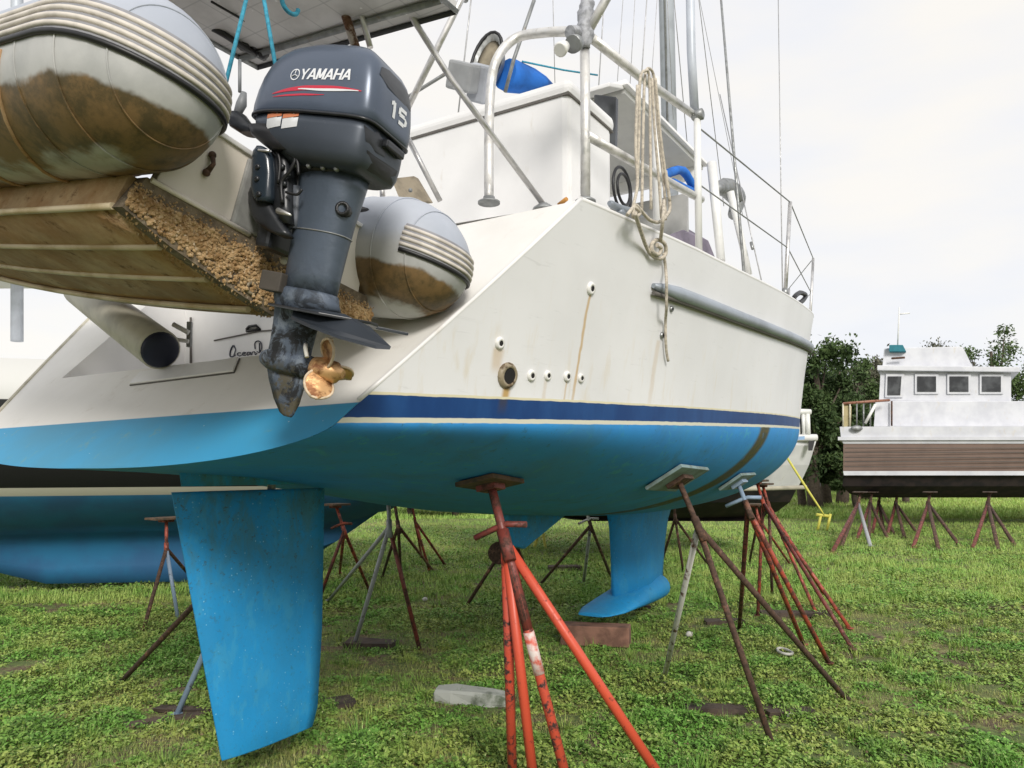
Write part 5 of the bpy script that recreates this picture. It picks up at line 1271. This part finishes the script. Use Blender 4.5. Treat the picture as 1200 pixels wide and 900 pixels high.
# dark boats far away, seen in the gap below the hull
for i, (x0, x1, D_, c_, lab) in enumerate([(455, 560, 24, 'blackbot', 'dark hulled boat far off seen through the gap left of the orange jack'), (560, 690, 30, 'blackbot', 'far dark boat with a yellow cover beyond the orange jack'), (330, 450, 34, 'whitehull', 'pale boat far back beyond the red stands')]):
    fb = empty('distant_boat', P((x0 + x1) / 2, 580, D_), lab, 'boat')
    curved([(x0 - 6, x1 + 6, 556, 0), (x0, x1, 576, .1), (x0 + 5, x1 - 6, 586, .2)], D_, 3, fb, 'hull_side', M['whitehull'] if i == 2 else M['blackbot'], .4)
    curved([(x0 + 5, x1 - 6, 586, .25), (x0 + 14, x1 - 14, 594, .6), (x0 + 30, x1 - 30, 598, 1.3)], D_, 2.4, fb, 'hull_bottom', M['blackbot'], .4)
    slab([P(x0 + 20, 536, D_ + .6), P(x1 - 30, 536, D_ + .6), P(x1 - 22, 557, D_ + .6), P(x0 + 16, 557, D_ + .6)], 1.8, Vector((0, 1, 0)), fb, 'cabin', M['whitehull'])
    if i == 1: MB().ball(P(624, 603, D_ - .6), .5, 12, (1.5, .8, .55)).build('yellow_cover', M['yellow'], fb, world=True)
    for q in (.25, .75):
        xx = x0 + (x1 - x0) * q
        MB().tube([P(xx, 590, D_ + .8), Vector((P(xx, 590, D_ + .8).x, D_ + .8, 0))], .12, 8).build('support_post', M['wood_dark'], fb, world=True)

# ================================================================ TREES
def leaf_cloud(n, centre, radii, size, dens_seed, squash=1.0, lumps=34):
    r_ = np.random.default_rng(dens_seed)
    lc_ = r_.normal(size=(lumps, 3)); lc_ /= np.linalg.norm(lc_, axis=1)[:, None]; lc_ *= r_.uniform(.25, 1.0, (lumps, 1))
    lr_ = r_.uniform(.12, .27, lumps)
    which = r_.choice(lumps, n, p=lr_ ** 2 / (lr_ ** 2).sum())
    d_ = r_.normal(size=(n, 3)); d_ /= np.linalg.norm(d_, axis=1)[:, None]
    rr2 = lr_[which] * r_.uniform(.3, 1.15, n); far = r_.random(n) < .12; rr2[far] *= 1.5
    p = lc_[which] + d_ * rr2[:, None] * np.array([1, 1, .7])
    p = p * np.array(radii) + np.array(centre)
    a = r_.normal(size=(n, 3)); a /= np.linalg.norm(a, axis=1)[:, None]; b = np.cross(a, r_.normal(size=(n, 3))); b /= np.linalg.norm(b, axis=1)[:, None]
    s_ = (size * r_.uniform(.5, 1.4, n))[:, None]
    V = np.stack([p - a * s_, p + b * s_ * .42, p + a * s_, p - b * s_ * .42], 1).reshape(-1, 3)
    return V, lc_ * np.array(radii) + np.array(centre)
def leaf_mat(name, c1, c2, c3):
    g = Gr(name, .65, 0, .25)
    c = g.mix(g.rng(g.noise(.8, 4), .38, .62), c1, c2); c = g.mix(g.rng(g.noise(6, 4, .7), .52, .68), c, c3)
    g.col(c); 
    return g.m
LM = [leaf_mat('leaves_deep_green', (.035, .065, .022), (.06, .10, .03), (.12, .16, .06)), leaf_mat('leaves_grey_green', (.08, .085, .055), (.12, .12, .08), (.19, .18, .13)), leaf_mat('leaves_mid_green', (.05, .085, .028), (.08, .13, .04), (.15, .20, .08))]
BARK = simple('tree_bark', (.09, .07, .05), .9, var=.4, sc=12, bump=.6)
def np_mesh(name, V, m, parent=None, kind=None, quads=True, smooth=False):
    k = 4 if quads else 3; n = len(V) // k
    me = bpy.data.meshes.new(name); me.vertices.add(len(V)); me.vertices.foreach_set('co', V.astype(np.float32).ravel())
    me.loops.add(len(V)); me.loops.foreach_set('vertex_index', np.arange(len(V), dtype=np.int32))
    me.polygons.add(n); me.polygons.foreach_set('loop_start', np.arange(0, len(V), k, dtype=np.int32)); me.polygons.foreach_set('loop_total', np.full(n, k, np.int32))
    me.update(); me.validate(); return link(name, me, m, parent, kind)
def tree(px, D, h, rw, label, mi, seed, n=15000, size=.095, grp='trees behind the boatyard'):
    x = (px - 600) / FOC * D; root = empty('tree', Vector((x, D, 0)), label, 'tree', grp); r_ = random.Random(seed)
    V, lc_ = leaf_cloud(n, (0, 0, h * .58), (rw, rw * .9, h * .44), size, seed)
    np_mesh('crown', V, LM[mi], root)
    tk = MB().tube(spline([(0, 0, -.1), (r_.uniform(-.2, .2), 0, h * .25), (r_.uniform(-.3, .3), .1, h * .55), (0, 0, h * .85)], 3), [.05 * h ** .9 * (1 - .85 * i / 9) + .02 for i in range(10)], 8)
    for c in lc_[:16]:
        tk.tube([(0, 0, h * .3), (c[0] * .5, c[1] * .5, h * .35 + (c[2] - h * .35) * .5), tuple(c)], [.09, .05, .02], 6)
    tk.build('trunk', BARK, root)
T_ = [(955, 30, 7.4, 1.9, 'tall dark green tree rising just right of the yacht bow', 0, 1), (985, 34, 6.9, 2.2, 'rounded green tree between the bow and the motor yacht', 2, 2), (1040, 40, 8.2, 2.6, 'sparse grey green tree behind the motor yacht cabin', 1, 3),
      (968, 33, 5.4, 2.6, 'bushy green tree below the gap of sky beside the bow', 0, 4), (1012, 38, 7.0, 2.6, 'grey green tree at the left end of the motor yacht', 1, 5), (1085, 46, 9.6, 3.6, 'broad grey green tree behind the motor yacht roof', 1, 12), (1165, 42, 9.4, 3.6, 'green tree at the right edge behind the motor yacht', 2, 6), (1125, 44, 9.0, 3.4, 'dark green tree behind the motor yacht windows', 0, 21), (1058, 43, 8.8, 3.0, 'grey green tree behind the teal cover of the motor yacht', 1, 22),
      (905, 44, 7.2, 3.4, 'dark tree hidden mostly by the yacht bow', 0, 7), (1003, 30, 2.8, 1.5, 'low shrub on the grass between the two boats', 2, 8), (940, 31, 4.0, 2.2, 'dark shrub close behind the white motor boat', 0, 13),
      (-20, 46, 8.0, 4.2, 'large dark tree at the far left edge', 0, 9), (90, 50, 7.5, 3.8, 'mid green tree far left behind the dinghy', 2, 10), (1060, 34, 3.4, 1.8, 'dark shrub seen under the motor yacht', 0, 11)]
for (px, D, h, rw, lab, mi, sd_) in T_: tree(px, D, h, rw, lab, mi, sd_)
hg = []
for i in range(26):
    x = -60 + i * 5.5; V, _ = leaf_cloud(3600, (x, 52 + 3 * math.sin(i), 1.9 + .5 * math.sin(i * 2.1)), (3.9, 2.2, 2.2 + .4 * math.cos(i * 1.3)), .22, 100 + i); hg.append(V)
np_mesh('woodland_edge', np.concatenate(hg), LM[0], kind='stuff')

# ================================================================ GRASS AND WEEDS
def vnoise(x, y, seed, f):
    r_ = np.random.default_rng(seed); T = r_.random((256, 256)); x = x * f + 77; y = y * f + 77; xi = np.floor(x).astype(int); yi = np.floor(y).astype(int); u = x - xi; v = y - yi
    u = u * u * (3 - 2 * u); v = v * v * (3 - 2 * v); g_ = lambda a, b: T[a % 256, b % 256]
    return (g_(xi, yi) * (1 - u) + g_(xi + 1, yi) * u) * (1 - v) + (g_(xi, yi + 1) * (1 - u) + g_(xi + 1, yi + 1) * u) * v
def ghv(x, y): return .014 * np.sin(x * 1.7 + y * .9) * np.cos(y * 1.3 - x * .4) - .012
def scatter(n, y0, y1, spread, power=1.0):
    yy = y0 + (y1 - y0) * rng.random(n) ** power; half = (yy * .70 + .8) * spread; xx = (rng.random(n) * 2 - 1) * half
    return xx, yy
def green_mat(name, a, b, c, d):
    g = Gr(name, .6, 0, .25)
    k = g.mix(g.rng(g.noise(1.6, 5, .6), .38, .62), a, b); k = g.mix(g.rng(g.noise(19, 3, .6), .50, .64), k, c)
    k = g.mix(g.rng(g.noise(45, 2, .6), .62, .68), k, d); g.col(k)
    tr = g.b.inputs.get('Transmission Weight')
    return g.m
def weeds(n, y0, y1, size, hmax, m, seed, thr, name, power=1.0):
    x, y = scatter(n, y0, y1, 1.0, power)
    cl = vnoise(x, y, seed, 1.0) * .38 + vnoise(x, y, seed + 1, 3.1) * .30 + vnoise(x, y, seed + 2, 8.5) * .42
    keep = cl > thr + rng.normal(0, .05, n); x, y, cl = x[keep], y[keep], cl[keep]; n = len(x)
    up = np.clip((cl - thr) * 3.6, .08, 1.3); z = ghv(x, y) + .004 + hmax * up * rng.random(n) ** 1.3
    # broad leaf quads lying at mixed angles
    an = rng.random(n) * 6.283; tl = rng.normal(0, .45, n); s_ = size * rng.uniform(.55, 1.35, n)
    a = np.stack([np.cos(an) * np.cos(tl), np.sin(an) * np.cos(tl), np.sin(tl)], 1) * s_[:, None]
    t2 = rng.normal(0, .4, n); b = np.stack([-np.sin(an) * np.cos(t2), np.cos(an) * np.cos(t2), np.sin(t2)], 1) * (s_ * .55)[:, None]
    p = np.stack([x, y, z], 1)
    V = np.stack([p - a, p + b, p + a, p - b], 1).reshape(-1, 3)
    return np_mesh(name, V, m, kind='stuff')
def blades(n, y0, y1, hgt, wd, m, seed, thr, name, power=1.0):
    x, y = scatter(n, y0, y1, 1.0, power)
    cl = vnoise(x, y, seed, .9) * .6 + vnoise(x, y, seed + 1, 4.1) * .4
    keep = cl > thr + rng.normal(0, .06, n); x, y, cl = x[keep], y[keep], cl[keep]; n = len(x)
    an = rng.random(n) * 6.283; h = hgt * rng.uniform(.4, 1.3, n) * np.clip(.5 + (cl - thr) * 1.6, .4, 1.3); ln = h * rng.uniform(.2, 1.0, n)
    z = ghv(x, y) - .003; p = np.stack([x, y, z], 1); wv = np.stack([-np.sin(an), np.cos(an), 0 * an], 1) * (wd * rng.uniform(.6, 1.4, n))[:, None]
    tip = p + np.stack([np.cos(an) * ln, np.sin(an) * ln, h], 1); V = np.stack([p - wv, p + wv, tip], 1).reshape(-1, 3)
    return np_mesh(name, V, m, kind='stuff', quads=False)
GA = green_mat('clover_green', (.15, .33, .055), (.31, .38, .09), (.085, .17, .035), (.50, .54, .22))
GB = green_mat('grass_green', (.23, .36, .075), (.37, .38, .12), (.21, .20, .09), (.52, .47, .26))
GC = green_mat('grass_far_lit_green', (.27, .46, .09), (.40, .50, .13), (.20, .33, .07), (.55, .57, .25))  # brighter copy of the near grass, lit look put into the colour
weeds(380000, 3.4, 8.5, .0150, .085, GA, 11, .50, 'clover_cover', 1.15)
blades(260000, 3.4, 9.5, .042, .0017, GB, 21, .36, 'grass_near', 1.15)
weeds(150000, 8.5, 20, .024, .09, GA, 31, .48, 'clover_far', 1.2)
blades(210000, 9, 26, .075, .005, GC, 41, .20, 'grass_middle', 1.25)
blades(150000, 24, 60, .13, .018, GC, 51, .1, 'grass_far', 1.3)
tx = []; r5 = np.random.default_rng(5)
for k in range(520):
    y_ = 3.5 + 9.5 * r5.random() ** 1.2; x_ = (r5.random() * 2 - 1) * (y_ * .7 + .6); n_ = int(r5.integers(14, 46)); rad_ = r5.uniform(.03, .10)
    for j in range(n_):
        an_ = r5.random() * 6.283; q = rad_ * r5.random() ** .5; h_ = r5.uniform(.03, .11); ln_ = r5.uniform(.01, .07); w_ = r5.uniform(.0025, .0055)
        bx, by = x_ + q * math.cos(an_), y_ + q * math.sin(an_); c_, s2 = math.cos(an_ + r5.normal(0, .6)), math.sin(an_ + r5.normal(0, .6))
        tx += [(bx - s2 * w_, by + c_ * w_, -.01), (bx + s2 * w_, by - c_ * w_, -.01), (bx + c_ * ln_, by + s2 * ln_, h_)]
np_mesh('weed_tufts', np.array(tx), GA, kind='stuff', quads=False)
dx_, dy_ = scatter(9000, 3.4, 11, 1.0)
an = rng.random(9000) * 6.283; s_ = .009 * rng.uniform(.5, 1.6, 9000); p = np.stack([dx_, dy_, ghv(dx_, dy_) + .012 + .012 * rng.random(9000)], 1)
a = np.stack([np.cos(an), np.sin(an), rng.normal(0, .2, 9000)], 1) * s_[:, None]; b = np.stack([-np.sin(an), np.cos(an), rng.normal(0, .2, 9000)], 1) * (s_ * .6)[:, None]
np_mesh('dry_leaf_litter', np.stack([p - a, p + b, p + a, p - b], 1).reshape(-1, 3), simple('dry_leaves', (.24, .17, .09), .9, c2=(.12, .07, .04), sc=30), kind='stuff')
